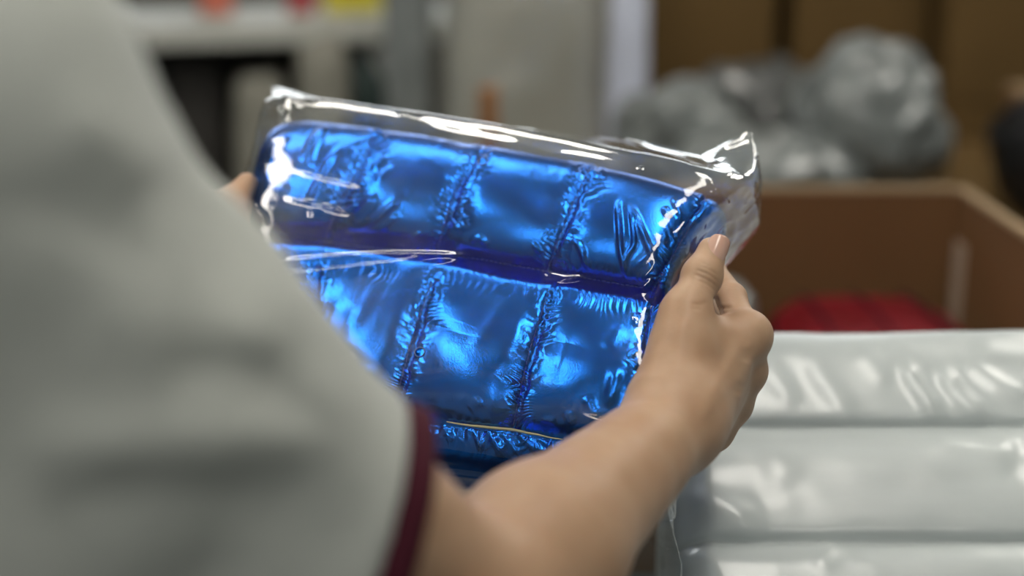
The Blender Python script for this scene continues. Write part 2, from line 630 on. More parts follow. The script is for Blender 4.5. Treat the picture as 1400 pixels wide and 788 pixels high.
# slack sag of the groove and a little sway so that nothing runs ruler-straight
sway = vnoise(np.stack([A / 70, B / 200, 0 * A + 3.3], -1))
B = B + 3.0 * sway * np.exp(-((B + 24) / 45) ** 2)
A = A + 3.0 * vnoise(np.stack([B / 45, 0 * A + 5.5, A / 400], -1))
A, B = warp(A, B)
JV3 = L2W(A.ravel(), B.ravel(), H.ravel())
nr, nc = B.shape
gi = np.arange(nr * nc).reshape(nr, nc)
JQ = np.stack([gi[:-1, :-1], gi[1:, :-1], gi[1:, 1:], gi[:-1, 1:]], -1).reshape(-1, 4)
nJ = quad_normals(JV3, JQ)
if (nJ[gi[nr // 2, nc // 2]] @ JN) < 0:
    JQ = JQ[:, ::-1]
    nJ = -nJ
q, dep = proj(JV3)
row = np.repeat(np.arange(nr), nc)
facing = np.clip((nJ @ (-AX_F)) * 3 + 0.7, 0, 1)
isfront = (row > 12) & (row < nr - 14)
top_rows = ts[row] <= t_groove
mid_rows = (ts[row] > t_groove) & (ts[row] <= t_seam)
low_rows = ts[row] > t_seam
TOP_SEAMS = [[(512, 184), (488, 235), (455, 300), (440, 345)], [(658, 208), (620, 270), (596, 350)],
             [(805, 232), (775, 300), (748, 372)]]
MID_SEAMS = [[(436, 362), (412, 480)], [(592, 384), (568, 450), (538, 560)], [(750, 400), (722, 490), (700, 590)]]
END_SEAMS_T = [[(968, 262), (958, 285), (925, 340), (890, 402)]]
END_SEAMS_M = [[(896, 408), (884, 480), (868, 560)]]
disp = np.zeros(len(JV3))


W0 = np.stack([A.ravel(), B.ravel(), H.ravel()], -1)
qj = q + 2.2 * np.stack([vnoise(W0 / 11.0 + 1.5), vnoise(W0 / 11.0 + 21.5)], -1)


def seam_disp(msk, pts, deep, wide, pucker, pw=15.0, favour=0):
    """quilting seam: stitched valley, filling that rises from it (flatter on the favoured side), gathered puckers"""
    pp = smooth_pts(pts, 5)
    m = np.where(msk & (q[:, 0] > pp[:, 0].min() - 110) & (q[:, 0] < pp[:, 0].max() + 110))[0]
    d, al, sg, L = polydist(qj[m], pp)
    n1 = vnoise(np.stack([al / 16, sg * 3.0, 0 * al + pts[0][0]], -1))
    n2 = vnoise(np.stack([al / 45, sg * 3.0 + 9, 0 * al + pts[0][0]], -1))
    ph_ = al / 8.0 + 0.05 * d * (1 + n2) + 1.7 * n1 + 0.8 * n2 + 0.35 * sg
    amp = pucker * np.clip(0.50 + 0.8 * n2, 0.10, 1.2) * np.exp(-(d / (pw * (1.0 + 0.5 * n1))) ** 2)
    wv = 1 - 2 * np.abs(((ph_) % 1.0) - 0.5) * 2
    wd = np.where(sg * favour > 0, 82 + 14 * n2, 30 + 6 * n2) if favour else 40 + 0 * d
    ramp = np.log1p(np.exp((1 - d / wd) * 7)) / 7
    ends = np.clip(al / 55, 0, 1) ** 1.5 if deep > 0 else 1.0
    cr = np.clip(ridged(W0[m] / 7.5 + pts[0][0], 2), -0.4, 1.4) * np.exp(-(d / (pw * 1.25)) ** 2)
    disp[m] += -deep * np.exp(-(d / 4.5) ** 2) - wide * ends * ramp + amp * wv * (1 - np.exp(-(d / 2.5) ** 2) * 0.5) + 0.45 * pucker * cr


ft = isfront & top_rows
fm = isfront & mid_rows
fl = isfront & low_rows
for s in TOP_SEAMS:
    seam_disp(ft, s, 2.0, 4.6, 1.6, 15, 1)
for s in MID_SEAMS:
    seam_disp(fm, s, 1.7, 7.2, 1.4, 13, -1)
for s in END_SEAMS_T:
    seam_disp(ft, s, 3.0, 1.2, 1.4, 11)
for s in END_SEAMS_M:
    seam_disp(fm, s, 2.4, 1.0, 1.3, 12)
# stitched hems along the groove and the lower seam: fine gathers
HEM_T = [(360, 318), (480, 338), (640, 357), (760, 378), (892, 400)]
HEM_M = [(380, 352), (560, 372), (640, 382), (760, 402), (890, 412)]
HEM_B = [(400, 548), (545, 570), (660, 584), (780, 606), (860, 622)]


def hem_disp(msk, pts, amp, wd, per):
    pp = smooth_pts(pts, 5)
    m = np.where(msk)[0]
    d, al, sg, L = polydist(q[m], pp)
    k = d < wd * 4
    m, d, al, sg = m[k], d[k], al[k], sg[k]
    n1 = vnoise(np.stack([al / 23, d / 40, 0 * al + 1.7], -1))
    n2 = vnoise(np.stack([al / 60, 0 * al, 0 * al + 4.7], -1))
    ph_ = al / per + 2.2 * n1 + 0.03 * d
    wv = 1 - 4 * np.abs((ph_ % 1.0) - 0.5)
    disp[m] += amp * np.clip(0.5 + 0.9 * n2, 0.05, 1.3) * wv * np.exp(-(d / (wd * (1 + 0.5 * n2))) ** 2)


hem_disp(ft, HEM_T, 0.6, 15, 12)
hem_disp(fm, HEM_M, 0.4, 12, 11)
hem_disp(fm, HEM_B, 0.35, 12, 13)
hem_disp(fl, HEM_B, 1.5, 24, 15)
# single folds traced over the face
FOLD = [
    ([(453, 165), (427, 193), (412, 225)], 4.5, 2.2), ([(451, 168), (437, 193), (427, 219), (441, 226)], 4, 1.8),
    ([(471, 197), (448, 221), (427, 260), (409, 296)], 4.5, 2.4), ([(405, 179), (377, 200), (362, 224)], 5, 1.8), ([(392, 188), (372, 225), (358, 262)], 6, 2.2),
    ([(400, 215), (378, 245), (352, 268)], 7, 2.6), ([(398, 252), (372, 268), (356, 285)], 5, 2.0), ([(517, 264), (495, 285), (473, 307)], 5, 2.0),
    ([(553, 266), (519, 296), (490, 312)], 5.5, 2.2), ([(574, 317), (556, 336)], 4, 1.5), ([(548, 290), (522, 312), (508, 322)], 5, 1.4),
    ([(530, 212), (505, 232)], 4, 1.2), ([(540, 225), (512, 250)], 4, 1.1),
    ([(857, 273), (845, 281), (847, 315), (850, 347), (858, 386)], 3.6, 2.4), ([(858, 274), (864, 302), (867, 334), (857, 352), (853, 380)], 3.4, 1.8),
    ([(861, 277), (882, 328), (903, 374)], 4.0, 2.2), ([(777, 337), (790, 334), (806, 369)], 4, 1.8), ([(796, 340), (803, 369)], 3, 1.0),
    ([(920, 270), (933, 302)], 4, 1.5), ([(908, 282), (915, 300)], 4, 1.2), ([(860, 372), (884, 350), (900, 330)], 6, 1.2),
    ([(640, 332), (655, 326), (668, 338)], 4, 1.2), ([(726, 330), (738, 350)], 4, 1.2), ([(618, 335), (632, 350)], 4, 1.0),
    ([(520, 375), (495, 420), (468, 462)], 10, 0.8), ([(690, 405), (672, 440), (636, 480)], 10, 0.7), ([(850, 440), (825, 480)], 12, 0.9),
    ([(660, 545), (640, 562)], 8, 1.2), ([(800, 540), (812, 575)], 7, 1.6), ([(770, 560), (782, 585)], 7, 1.4), ([(845, 500), (830, 560)], 8, 2.0),
    ([(735, 575), (760, 580)], 6, 1.0), ([(575, 548), (610, 556), (650, 540)], 9, 1.0),
    ([(872, 425), (874, 448)], 5, 1.6), ([(858, 490), (876, 478)], 4, 1.5),
    ([(640, 580), (664, 618)], 5, 2.0), ([(664, 586), (693, 626)], 5, 2.2), ([(701, 588), (741, 622)], 5, 2.2), ([(733, 598), (758, 614)], 4, 1.6),
    ([(600, 578), (622, 606)], 5, 1.4), ([(575, 575), (590, 596)], 4, 1.0), ([(682, 588), (716, 628)], 3, 1.0),
]
mfr = np.where(isfront & (nJ @ AX_F < 0.15))[0]
disp[mfr] += strokes(q[mfr], FOLD)
# soft uneven filling and fine crinkle
W3 = np.stack([A.ravel(), B.ravel(), H.ravel()], -1)
print('warp', np.abs(_terms(CTRL[:, 0], CTRL[:, 1]) @ _cf - CTRL[:, 2:] + CTRL[:, :2]).max())
disp += 1.6 * vnoise(W3 / 46.0) + 0.35 * vnoise(W3 / 21.0 + 4)
rg = ridged(W3 * np.array([1, 0.45, 1]) / 17.0 + 8, 2)
disp += 0.35 * np.clip(rg, 0, 2) * np.clip(vnoise(W3 / 33.0 + 2.0) + 0.2, 0, 1)
edge_fade = np.clip((1 - np.abs(np.broadcast_to(sa, B.shape).ravel())) * 40, 0, 1)
# keep the two folded edges meeting in the groove and the seam
JV3 = JV3 + nJ * (disp * edge_fade * MM)[:, None]

jacket = thing('puffer_jacket', 'shiny metallic blue quilted puffer jacket folded flat inside the clear bag', 'jacket', tuple(L2W(np.array([0.]), np.array([132.]), np.array([-46.]))[0]))
r_g = int(np.argmin(np.abs(ts - t_groove)))
r_s = int(np.argmin(np.abs(ts - t_seam)))


def sub_rows(name, r0, r1, label=None):
    ids = gi[r0:r1 + 1].ravel()
    n = r1 - r0 + 1
    g = np.arange(n * nc).reshape(n, nc)
    f = np.stack([g[:-1, :-1], g[1:, :-1], g[1:, 1:], g[:-1, 1:]], -1).reshape(-1, 4)
    flip = JQ[0, 0] != gi[0, 0]
    if flip:
        f = f[:, ::-1]
    o = mesh_obj(name, JV3[ids], f, M['blue'])
    under(jacket, o)
    if label:
        o['label'] = label
    return o


top_fold = sub_rows('rolled_top_fold', 0, r_g)
front_panel = sub_rows('front_panel', r_g, r_s)
bottom_fold = sub_rows('bottom_fold', r_s, nr - 1)

# helper: nearest jacket vertex to a photo pixel on the visible front
_fr = np.where(isfront & (nJ @ AX_F < 0.1))[0]
_qf = proj(JV3[_fr])[0]


def on_jacket(px, py, lift=0.8):
    i = _fr[np.argmin(((_qf - (px, py)) ** 2).sum(1))]
    return JV3[i] + nJ[i] * lift * MM


def stitch_line(name, pts, step, length, r, mt, root, lift=0.5):
    pp = smooth_pts(pts, 8)
    L = np.r_[0, np.cumsum(np.hypot(*np.diff(pp, axis=0).T))]
    V, F = [], []
    s = 2.0
    while s + length < L[-1]:
        a = on_jacket(np.interp(s, L, pp[:, 0]), np.interp(s, L, pp[:, 1]), lift)
        b = on_jacket(np.interp(s + length, L, pp[:, 0]), np.interp(s + length, L, pp[:, 1]), lift)
        if np.linalg.norm(b - a) < 0.012 and np.linalg.norm(b - a) > 1e-4:
            t = nrm(b - a)
            x = nrm(np.cross(t, JN))
            y = np.cross(t, x)
            o = len(V)
            for p in (a, b):
                for k in range(5):
                    V.append(p + r * (math.cos(k * 1.2566) * x + math.sin(k * 1.2566) * y))
            for k in range(5):
                F.append((o + k, o + (k + 1) % 5, o + 5 + (k + 1) % 5, o + 5 + k))
        s += step
    ob = mesh_obj(name, V, F, mt)
    under(root, ob)
    ob['kind'] = 'stuff'
    return ob


for s in TOP_SEAMS:
    stitch_line('stitching', s, 6.5, 4.6, 0.00035, M['blue_thread'], top_fold)
for s in MID_SEAMS:
    stitch_line('stitching', s, 6.5, 4.6, 0.00035, M['blue_thread'], front_panel)
stitch_line('stitching', END_SEAMS_T[0], 6.0, 4.2, 0.0004, M['blue_thread'], top_fold)
stitch_line('stitching', [(365, 316), (480, 335), (640, 352), (760, 373), (885, 394)], 6.5, 4.6, 0.0004, M['blue_thread'], top_fold)
# the loose pale thread lying along the lower seam
LT = [(612, 576), (640, 580), (662, 582), (700, 587), (735, 594), (770, 602)]
pp = smooth_pts(LT, 5)
tr_pts = np.array([on_jacket(x, y, 1.6) for x, y in pp])
tr_pts[1:-1] = (tr_pts[:-2] + tr_pts[1:-1] + tr_pts[2:]) / 3
o = tube('loose_thread', tr_pts, np.interp(np.linspace(0, 1, len(tr_pts)), [0, 0.3, 0.6, 1], [0.0004, 0.0008, 0.0010, 0.0003]), M['yellow_thread'], n=8)
under(jacket, o)
o['label'] = 'pale yellow loose thread along the lower seam'

# ------------------------------------------------------------------ the clear bag
# rings from the sealed top to the open bottom: b, half width, half thickness, centre a, centre h
RG = np.array([(-171, 169, 0.5, -16, -47), (-163, 169, 6, -14, -47), (-152, 169, 16, -9, -47), (-139, 168, 28.5, -4, -46.5), (-126, 166.5, 41, -1, -46), (-114, 165.5, 53, 0, -45.5),
               (-85, 165, 57.5, 0, -45), (-40, 164.5, 58, 0, -45.5), (0, 164.5, 57.5, 0, -45.5), (50, 164.5, 57, 0, -46), (90, 165, 54, 1, -47), (112, 166, 46, 2, -49),
               (128, 168, 37, 4, -53), (142, 167, 25, 4, -57), (160, 165, 14, 5, -61), (190, 163, 8, 6, -64), (230, 163, 7, 7, -66), (290, 163, 8, 8, -68)], float)
nrow, nth = 330, 560
tk = np.r_[0, np.cumsum(np.abs(np.diff(RG[:, 0])))]
rs = smooth_pts(RG, 12)
tk = np.r_[0, np.cumsum(np.hypot(np.diff(rs[:, 0]), np.diff(rs[:, 2]) * 0.6))]
rr = np.stack([np.interp(np.linspace(0, tk[-1], nrow), tk, rs[:, k]) for k in range(5)], 1)
_l = np.linspace(0, 1, 40000, endpoint=False)
_l = np.where(_l < 0.5, 8 * _l ** 4, 1 - 8 * (1 - _l) ** 4)
an = np.concatenate([k + _l for k in range(4)]) * math.pi / 2
e2 = 7.5
cx = np.sign(np.cos(an)) * np.abs(np.cos(an)) ** (2 / e2)
sx = np.sign(np.sin(an)) * np.abs(np.sin(an)) ** (2 / e2)
per = np.r_[0, np.cumsum(np.hypot(np.diff(np.r_[cx, cx[0]]) * 165, np.diff(np.r_[sx, sx[0]]) * 50))]
_u = np.linspace(0, per[-1], nth, endpoint=False)
cx, sx = np.interp(_u, per, np.r_[cx, cx[0]]), np.interp(_u, per, np.r_[sx, sx[0]])
fa = rr[:, 3:4] + rr[:, 1:2] * cx[None]
fh = rr[:, 4:5] + rr[:, 2:3] * sx[None]
fb = np.repeat(rr[:, 0:1], nth, 1)
# the top fin is pulled into two ears and leans a little
finw = np.clip((-120 - fb) / 50, 0, 1)
fa = fa + finw * 4 * np.sign(fa) * np.abs(fa / 178) ** 6
wa_, wb_ = warp(fa, fb)
FV = L2W(wa_.ravel(), wb_.ravel(), fh.ravel())
# the sealed edge runs along this line in the picture: stretch the fin up to it
TOPL = np.array([(340, 122), (372, 114), (400, 122), (450, 140), (560, 152), (640, 166), (740, 176), (820, 181), (900, 198), (960, 212), (985, 198), (1024, 182), (1060, 176)], float)
q0, d0 = proj(FV.reshape(nrow, nth, 3)[0])
print('fin px', q0[0], q0[nth // 2])
want = np.interp(q0[:, 0], TOPL[:, 0], TOPL[:, 1]) - q0[:, 1]
sh = want / FPX * d0
fw = np.clip((-118 - fb) / 52, 0, 1)
FV = FV - np.outer((fw * sh[None]).ravel(), AX_U)
# below the jacket the empty skirt of the bag hangs straight down
hang = np.clip((fb.ravel() - 118) / 60, 0, 1)
hang = hang * hang * (3 - 2 * hang)
drop = fb.ravel() - 118
swing = np.clip(drop, 0, None) * MM
FV = FV + (np.array([0, 0, -1.0]) - JV)[None] * (swing * hang * 0.85)[:, None] + AX_R[None] * (0.012 * hang)[:, None]
fg = np.arange(nrow * nth).reshape(nrow, nth)
nx = np.roll(fg, -1, 1)
FQ = np.stack([fg[:-1], nx[:-1], nx[1:], fg[1:]], -1).reshape(-1, 4)
fn = quad_normals(FV, FQ)
if (fn[fg[nrow // 3, nth // 4]] @ JN) < 0:
    FQ = FQ[:, ::-1]
    fn = -fn
fq, fd = proj(FV)
W3 = np.stack([fa.ravel(), fb.ravel(), fh.ravel()], -1)
fdisp = 1.1 * vnoise(W3 * np.array([1, 1, 2]) / 60 + 3) + 0.35 * vnoise(W3 / 22.0 + 30)
loose = np.clip((fb.ravel() - 118) / 40, 0, 1) + np.clip((-122 - fb.ravel()) / 25, 0, 1)
fdisp += loose * (0.25 * ridged(W3 * np.array([1, 0.5, 0.6]) / 40 + 7, 2) + 1.4 * vnoise(W3 * np.array([1, 0.3, 0.5]) / 46))
# crinkles radiating from the two gathered ends
endw = np.clip((np.abs(fa.ravel()) - 118) / 45, 0, 1)
fdisp += endw * (0.65 * ridged(W3 * np.array([0.45, 1.3, 1.3]) / 26 + 5, 3))
fr = np.where(sx[None].repeat(nrow, 0).ravel() > -0.2)[0]
FFOLD = [
    ([(352, 362), (420, 357), (500, 352), (580, 351), (660, 350)], 5.0, 3.6), ([(340, 385), (430, 374), (520, 364), (655, 351)], 5.0, 3.4),
    ([(352, 372), (500, 359), (640, 352)], 4.0, -1.0),
    ([(735, 370), (770, 380), (802, 379)], 2.6, 1.4), ([(735, 384), (770, 384), (808, 377)], 2.6, 1.2),
    ([(385, 268), (430, 278), (500, 296)], 4.5, 1.4), ([(395, 230), (440, 240), (520, 258)], 4.5, 1.2),
    ([(345, 275), (358, 298), (362, 312)], 3, 1.4), ([(855, 278), (875, 300)], 3, 0.6), ([(872, 235), (882, 228)], 2, 0.8), ([(700, 205), (820, 222), (950, 262)], 7, 1.0),
    ([(560, 168), (640, 190), (740, 206)], 9, 1.6), ([(520, 190), (600, 204), (660, 214)], 8, -0.8), ([(845, 180), (880, 205), (960, 225)], 5, 1.4),
    ([(590, 646), (640, 650), (690, 655)], 5, 2.2), ([(870, 400), (895, 380)], 2.4, 1.0), ([(872, 402), (900, 425)], 2.4, 1.0), ([(858, 432), (868, 440)], 2.4, 0.9),
    ([(872, 385), (888, 372), (900, 352)], 3, 1.2), ([(915, 330), (935, 310), (945, 290)], 3, 1.2), ([(968, 240), (980, 262), (1000, 285)], 4, 1.6),
    ([(966, 225), (990, 205), (1020, 190)], 4, 1.6), ([(985, 245), (1005, 235)], 3, 1.0), ([(440, 290), (420, 292)], 4, 1.0),
    ([(385, 135), (400, 165)], 4, 1.6), ([(375, 115), (400, 140), (440, 150)], 4, 1.4), ([(540, 155), (580, 170)], 5, 1.4),
    ([(885, 735), (935, 752)], 3, 1.2), ([(905, 700), (912, 790)], 5, 2.0),
]
fdisp[fr] += strokes(fq[fr], FFOLD)
seal = np.clip((fb.ravel() + 171) / 10, 0, 1)
FV = FV + fn * (fdisp * MM)[:, None]
# the wrinkled sealed edge wanders a little
FV = FV + np.outer((1 - seal) * 3.0 * vnoise(np.stack([fa.ravel() / 24, 0 * fa.ravel(), 0 * fa.ravel()], -1)) * MM, JN) + np.outer((1 - seal) * 2.0 * vnoise(np.stack([fa.ravel() / 40, 0 * fa.ravel() + 7, 0 * fa.ravel()], -1)) * MM, JV)
fq2, _ = proj(FV)
HOLES = [(660, 220), (573, 483)]
kill = np.zeros(len(FQ), bool)
hole_pos = []
fcen = FV[FQ].mean(1)
frontq = np.repeat(sx[None] > 0.5, nrow - 1, 0).ravel()
for hx, hy in HOLES:
    dpx = ((fq2 - (hx, hy)) ** 2).sum(1) + np.where(np.repeat(sx[None] > 0.5, nrow, 0).ravel(), 0, 1e6)
    i = int(np.argmin(dpx))
    hole_pos.append((FV[i], fn[i]))
    kill |= (np.linalg.norm(fcen - FV[i], axis=1) < 0.0030) & frontq
bag = thing('clear_plastic_bag', 'clear plastic bag with crinkled corners wrapped round the blue jacket', 'bag', tuple(FV[fg[-1]].mean(0)))
finq = (fb.ravel()[FQ] < -131).all(1)


def sub_film(name, sel, mt):
    used = np.unique(FQ[sel])
    mp_ = np.full(len(FV), -1)
    mp_[used] = np.arange(len(used))
    o = mesh_obj(name, FV[used], mp_[FQ[sel]], mt)
    under(bag, o)
    return o


sub_film('film', ~kill & ~finq, M['film'])
sub_film('sealed_fin', finq, M['film_fin'])
for c, n_ in hole_pos:
    x = nrm(np.cross(n_, [0.2, 0.3, 0.9]))
    y = np.cross(n_, x)
    ring = np.array([c + 0.0034 * (math.cos(k * math.pi / 16) * x + math.sin(k * math.pi / 16) * y) for k in range(33)])
    o = tube('vent_hole_rim', ring, 0.0006, M['film_edge'], n=6)
    under(bag, o)

# ------------------------------------------------------------------ the person
SH = P(-58, 140, 0.51)      # right shoulder joint
EL = P(635, 848, 0.69)     # right elbow
WR = P(925, 578, 0.872)    # right wrist
FACE = nrm([0.50, 0.87, 0])          # the way the chest faces
LEFT = np.array([-FACE[1], FACE[0], 0])
UPZ = np.array([0, 0, 1.0])
CH = SH + LEFT * 0.165 + UPZ * 0.0    # between the shoulders
SHL = CH + LEFT * 0.165
print('shoulder', SH, 'elbow', EL, np.linalg.norm(SH - EL), 'wrist', WR, np.linalg.norm(EL - WR))

K_I, K_M, K_R, K_P = P(1017, 462, 0.915), P(1010, 508, 0.928), P(993, 550, 0.936), P(970, 588, 0.938)
fingers = [
    [K_I, P(1000, 408, 0.945), P(975, 372, 0.985), P(948, 368, 1.012)],
    [K_M, P(1008, 462, 0.968), P(980, 428, 1.010), P(940, 420, 1.030)],
    [K_R, P(998, 512, 0.975), P(970, 482, 1.018), P(930, 474, 1.036)],
    [K_P, P(974, 560, 0.966), P(952, 534, 1.000), P(922, 526, 1.018)],
]
frad = [(0.0115, 0.0098, 0.0086, 0.0076), (0.0118, 0.0100, 0.0088, 0.0078), (0.0112, 0.0095, 0.0083, 0.0074), (0.0100, 0.0082, 0.0072, 0.0064)]
T_C, T_M, T_I, T_T = P(915, 500, 0.880), P(937, 428, 0.897), P(960, 378, 0.909), P(973, 345, 0.916)


def sd_hand(p):
    d = smin(sd_cone(p, WR, K_I, 0.024, 0.0135), sd_cone(p, WR, K_M, 0.025, 0.0135), 0.012)
    d = smin(d, sd_cone(p, WR, K_R, 0.024, 0.0130), 0.012)
    d = smin(d, sd_cone(p, WR, K_P, 0.022, 0.0125), 0.012)
    # web of the palm and ball of the thumb
    d = smin(d, sd_cone(p, (WR + T_C) / 2, T_M, 0.026, 0.0145), 0.014)
    d = smin(d, sd_cone(p, P(940, 470, 0.895), P(985, 462, 0.912), 0.019, 0.013), 0.014)
    th = smin(sd_cone(p, T_M, T_I, 0.0138, 0.0110), sd_cone(p, T_I, T_T, 0.0115, 0.0098), 0.004)
    th = smin(th, sd_ell(p, T_I, (0.0122, 0.0122, 0.0122)), 0.006)
    d = smin(d, th, 0.010)
    for ch, r in zip(fingers, frad):
        fgr = sd_cone(p, ch[0], ch[1], r[0], r[1])
        fgr = smin(fgr, sd_cone(p, ch[1], ch[2], r[1], r[2]), 0.004)
        fgr = smin(fgr, sd_cone(p, ch[2], ch[3], r[2], r[3]), 0.004)
        d = smin(d, fgr, 0.0065)
    # the row of knuckles is bridged by skin
    d = smin(d, sd_cone(p, K_I, K_M, 0.0125, 0.0125), 0.010)
    d = smin(d, sd_cone(p, K_M, K_R, 0.0122, 0.0120), 0.010)
    d = smin(d, sd_cone(p, K_R, K_P, 0.0118, 0.0110), 0.010)
    # knuckles
    for k, r in ((K_I, 0.0128), (K_M, 0.0120), (K_R, 0.0110), (K_P, 0.0100)):
        d = smin(d, np.linalg.norm(p - k - 0.003 * nrm(k - WR) - 0.002 * AX_R, axis=1) - r, 0.012)
    return d


FM = EL + 0.30 * (WR - EL)


def sd_arm(p):
    fa_ = nrm(WR - EL)
    d = smin(sd_cone(p, EL, FM, 0.040, 0.0425), sd_cone(p, FM, WR, 0.0425, 0.0265), 0.02)
    d = smin(d, sd_cone(p, SH, EL, 0.043, 0.040), 0.022)
    d = smin(d, sd_hand(p), 0.016)
    return d


pts = np.array([EL, WR, K_I, K_P, T_T] + [c for ch in fingers for c in ch])
up_mid = SH + 0.62 * (EL - SH)
lo = np.minimum(pts.min(0), up_mid) - 0.06
hi = np.maximum(pts.max(0), up_mid) + 0.06
AV, AQ = sdf_mesh(sd_arm, lo, hi, 0.0012)
# drop the box-cut cap region: keep only what lies beyond the middle of the upper arm
AV = relax(AV, AQ, 2)
an_ = quad_normals(AV, AQ)
aq_, ad_ = proj(AV)
fr = np.where((an_ @ AX_F < 0.1))[0]
SKIN = [  # creases of the thumb joint, web fold, faint tendons
    ([(948, 368), (964, 373), (975, 379), (986, 390)], 2.2, -0.9), ([(946, 374), (962, 380), (974, 387), (985, 398)], 2.0, -0.9), ([(952, 363), (968, 368), (986, 380)], 2.0, -0.6),
    ([(950, 382), (968, 389), (982, 402)], 2.0, -0.6), ([(955, 358), (975, 366)], 2.0, -0.4),
    ([(942, 414), (957, 417), (970, 410)], 3.0, -0.5), ([(944, 422), (962, 423)], 2.6, -0.45),
    ([(977, 425), (989, 421), (1003, 419)], 2.6, -1.2), ([(979, 430), (992, 427), (1006, 425)], 2.2, -0.8), ([(978, 402), (981, 418), (984, 432)], 3.4, -1.8),
    ([(1016, 460), (990, 510), (955, 565)], 9, 1.0), ([(1008, 508), (985, 540), (950, 580)], 8, 0.7), ([(938, 420), (930, 470), (922, 525)], 9, 0.7),
    ([(1024, 474), (1020, 498)], 7, -0.7), ([(1014, 520), (1006, 542)], 7, -0.7),
]
adisp = np.zeros(len(AV))
adisp[fr] = strokes(aq_[fr], SKIN)
adisp += 0.25 * vnoise(AV * 90)
AV = AV + an_ * (adisp * MM)[:, None]

# the rest of the body, coarser: upper arms, chest, neck, head, left arm and hand
HD = CH + UPZ * 0.235 + FACE * 0.035      # centre of the head
LHW = P(285, 315, 1.02)                    # left wrist
ELL = SHL + np.array([0.0, 0.07, -0.235]) + LEFT * 0.04
lk = [P(322, 285, 1.090), P(318, 306, 1.095), P(314, 328, 1.095), P(310, 348, 1.090)]


def sd_body(p):
    d = sd_cone(p, CH - UPZ * 0.10, CH - UPZ * 0.42, 0.100, 0.105)
    d = smin(d, sd_cone(p, SH + LEFT * 0.03, SHL - LEFT * 0.03, 0.050, 0.050), 0.05)
    d = smin(d, sd_cone(p, CH - UPZ * 0.02, HD - UPZ * 0.06, 0.056, 0.052), 0.03)
    d = smin(d, sd_ell(p, HD + UPZ * 0.02 - FACE * 0.012, (0.088, 0.088, 0.105)), 0.03)
    d = smin(d, sd_cone(p, HD - UPZ * 0.045 + FACE * 0.035, HD - UPZ * 0.085 + FACE * 0.055, 0.055, 0.030), 0.03)
    d = smin(d, sd_cone(p, HD + FACE * 0.082, HD - UPZ * 0.03 + FACE * 0.100, 0.008, 0.014), 0.012)
    for s in (-1, 1):
        d = smin(d, sd_ell(p, HD + s * LEFT * 0.084 - UPZ * 0.012, (0.016, 0.020, 0.030)), 0.008)
        d = smax(d, -(np.linalg.norm(p - HD - s * LEFT * 0.032 - FACE * 0.094 - UPZ * 0.004, axis=1) - 0.016), 0.008)
        d = smin(d, np.linalg.norm(p - HD - s * LEFT * 0.032 - FACE * 0.070 - UPZ * 0.004, axis=1) - 0.013, 0.002)
    d = smin(d, sd_cone(p, HD - UPZ * 0.066 + FACE * 0.082 + LEFT * 0.02, HD - UPZ * 0.066 + FACE * 0.082 - LEFT * 0.02, 0.008, 0.008), 0.006)
    d = smin(d, sd_cone(p, SH, SH + 0.70 * (EL - SH), 0.043, 0.0409), 0.03)
    d = smin(d, sd_cone(p, SHL, ELL, 0.047, 0.040), 0.03)
    d = smin(d, sd_cone(p, ELL, LHW, 0.041, 0.026), 0.02)
    for i, k in enumerate(lk):
        d = smin(d, sd_cone(p, LHW, k, 0.022, 0.012), 0.010)
        a1 = k + 0.030 * nrm(JU * 0.5 - JN)
        a2 = a1 + 0.028 * nrm(JU - JN * 0.3)
        d = smin(d, smin(sd_cone(p, k, a1, 0.010, 0.009), sd_cone(p, a1, a2, 0.009, 0.0075), 0.004), 0.006)
    # thumb, its tip showing beside the left edge of the bundle
    d = smin(d, sd_cone(p, LHW, P(318, 278, 1.050), 0.020, 0.012), 0.010)
    d = smin(d, sd_cone(p, P(318, 278, 1.050), P(338, 250, 1.060), 0.0115, 0.0085), 0.006)
    return d


lo = np.minimum.reduce([CH - 0.30, SHL - 0.12, LHW - 0.1, SH - 0.1, ELL - 0.1])
hi = np.maximum.reduce([CH + 0.10, HD + 0.16, LHW + 0.12, EL + 0.02, P(352, 262, 1.085) + 0.09])
lo[2] = CH[2] - 0.55
BV, BQ = sdf_mesh(sd_body, lo, hi, 0.004)
BV = relax(BV, BQ, 1)
person = thing('person', 'person in a grey short-sleeved shirt with burgundy cuffs, holding the wrapped bundle', 'person', (CH[0], CH[1], 0))
# join both along one ring half-way down the right upper arm
rc = SH + 0.55 * (EL - SH)
rax = nrm(EL - SH)


def trim(V_, Q_, keepmask):
    Q_ = Q_[keepmask[Q_].all(1)]
    used = np.unique(Q_)
    mp_ = np.full(len(V_), -1)
    mp_[used] = np.arange(len(used))
    return V_[used], mp_[Q_]


def ring_of(V_, Q_):
    e = np.sort(np.vstack([Q_[:, [0, 1]], Q_[:, [1, 2]], Q_[:, [2, 3]], Q_[:, [3, 0]]]), axis=1)
    u_, c_ = np.unique(e, axis=0, return_counts=True)
    b_ = np.unique(u_[c_ == 1])
    b_ = b_[np.abs((V_[b_] - rc) @ rax) < 0.02]
    b_ = b_[np.linalg.norm(V_[b_] - rc, axis=1) < 0.08]
    x_ = nrm(np.cross(rax, UPZ))
    y_ = np.cross(rax, x_)
    return b_[np.argsort(np.arctan2((V_[b_] - rc) @ y_, (V_[b_] - rc) @ x_))]


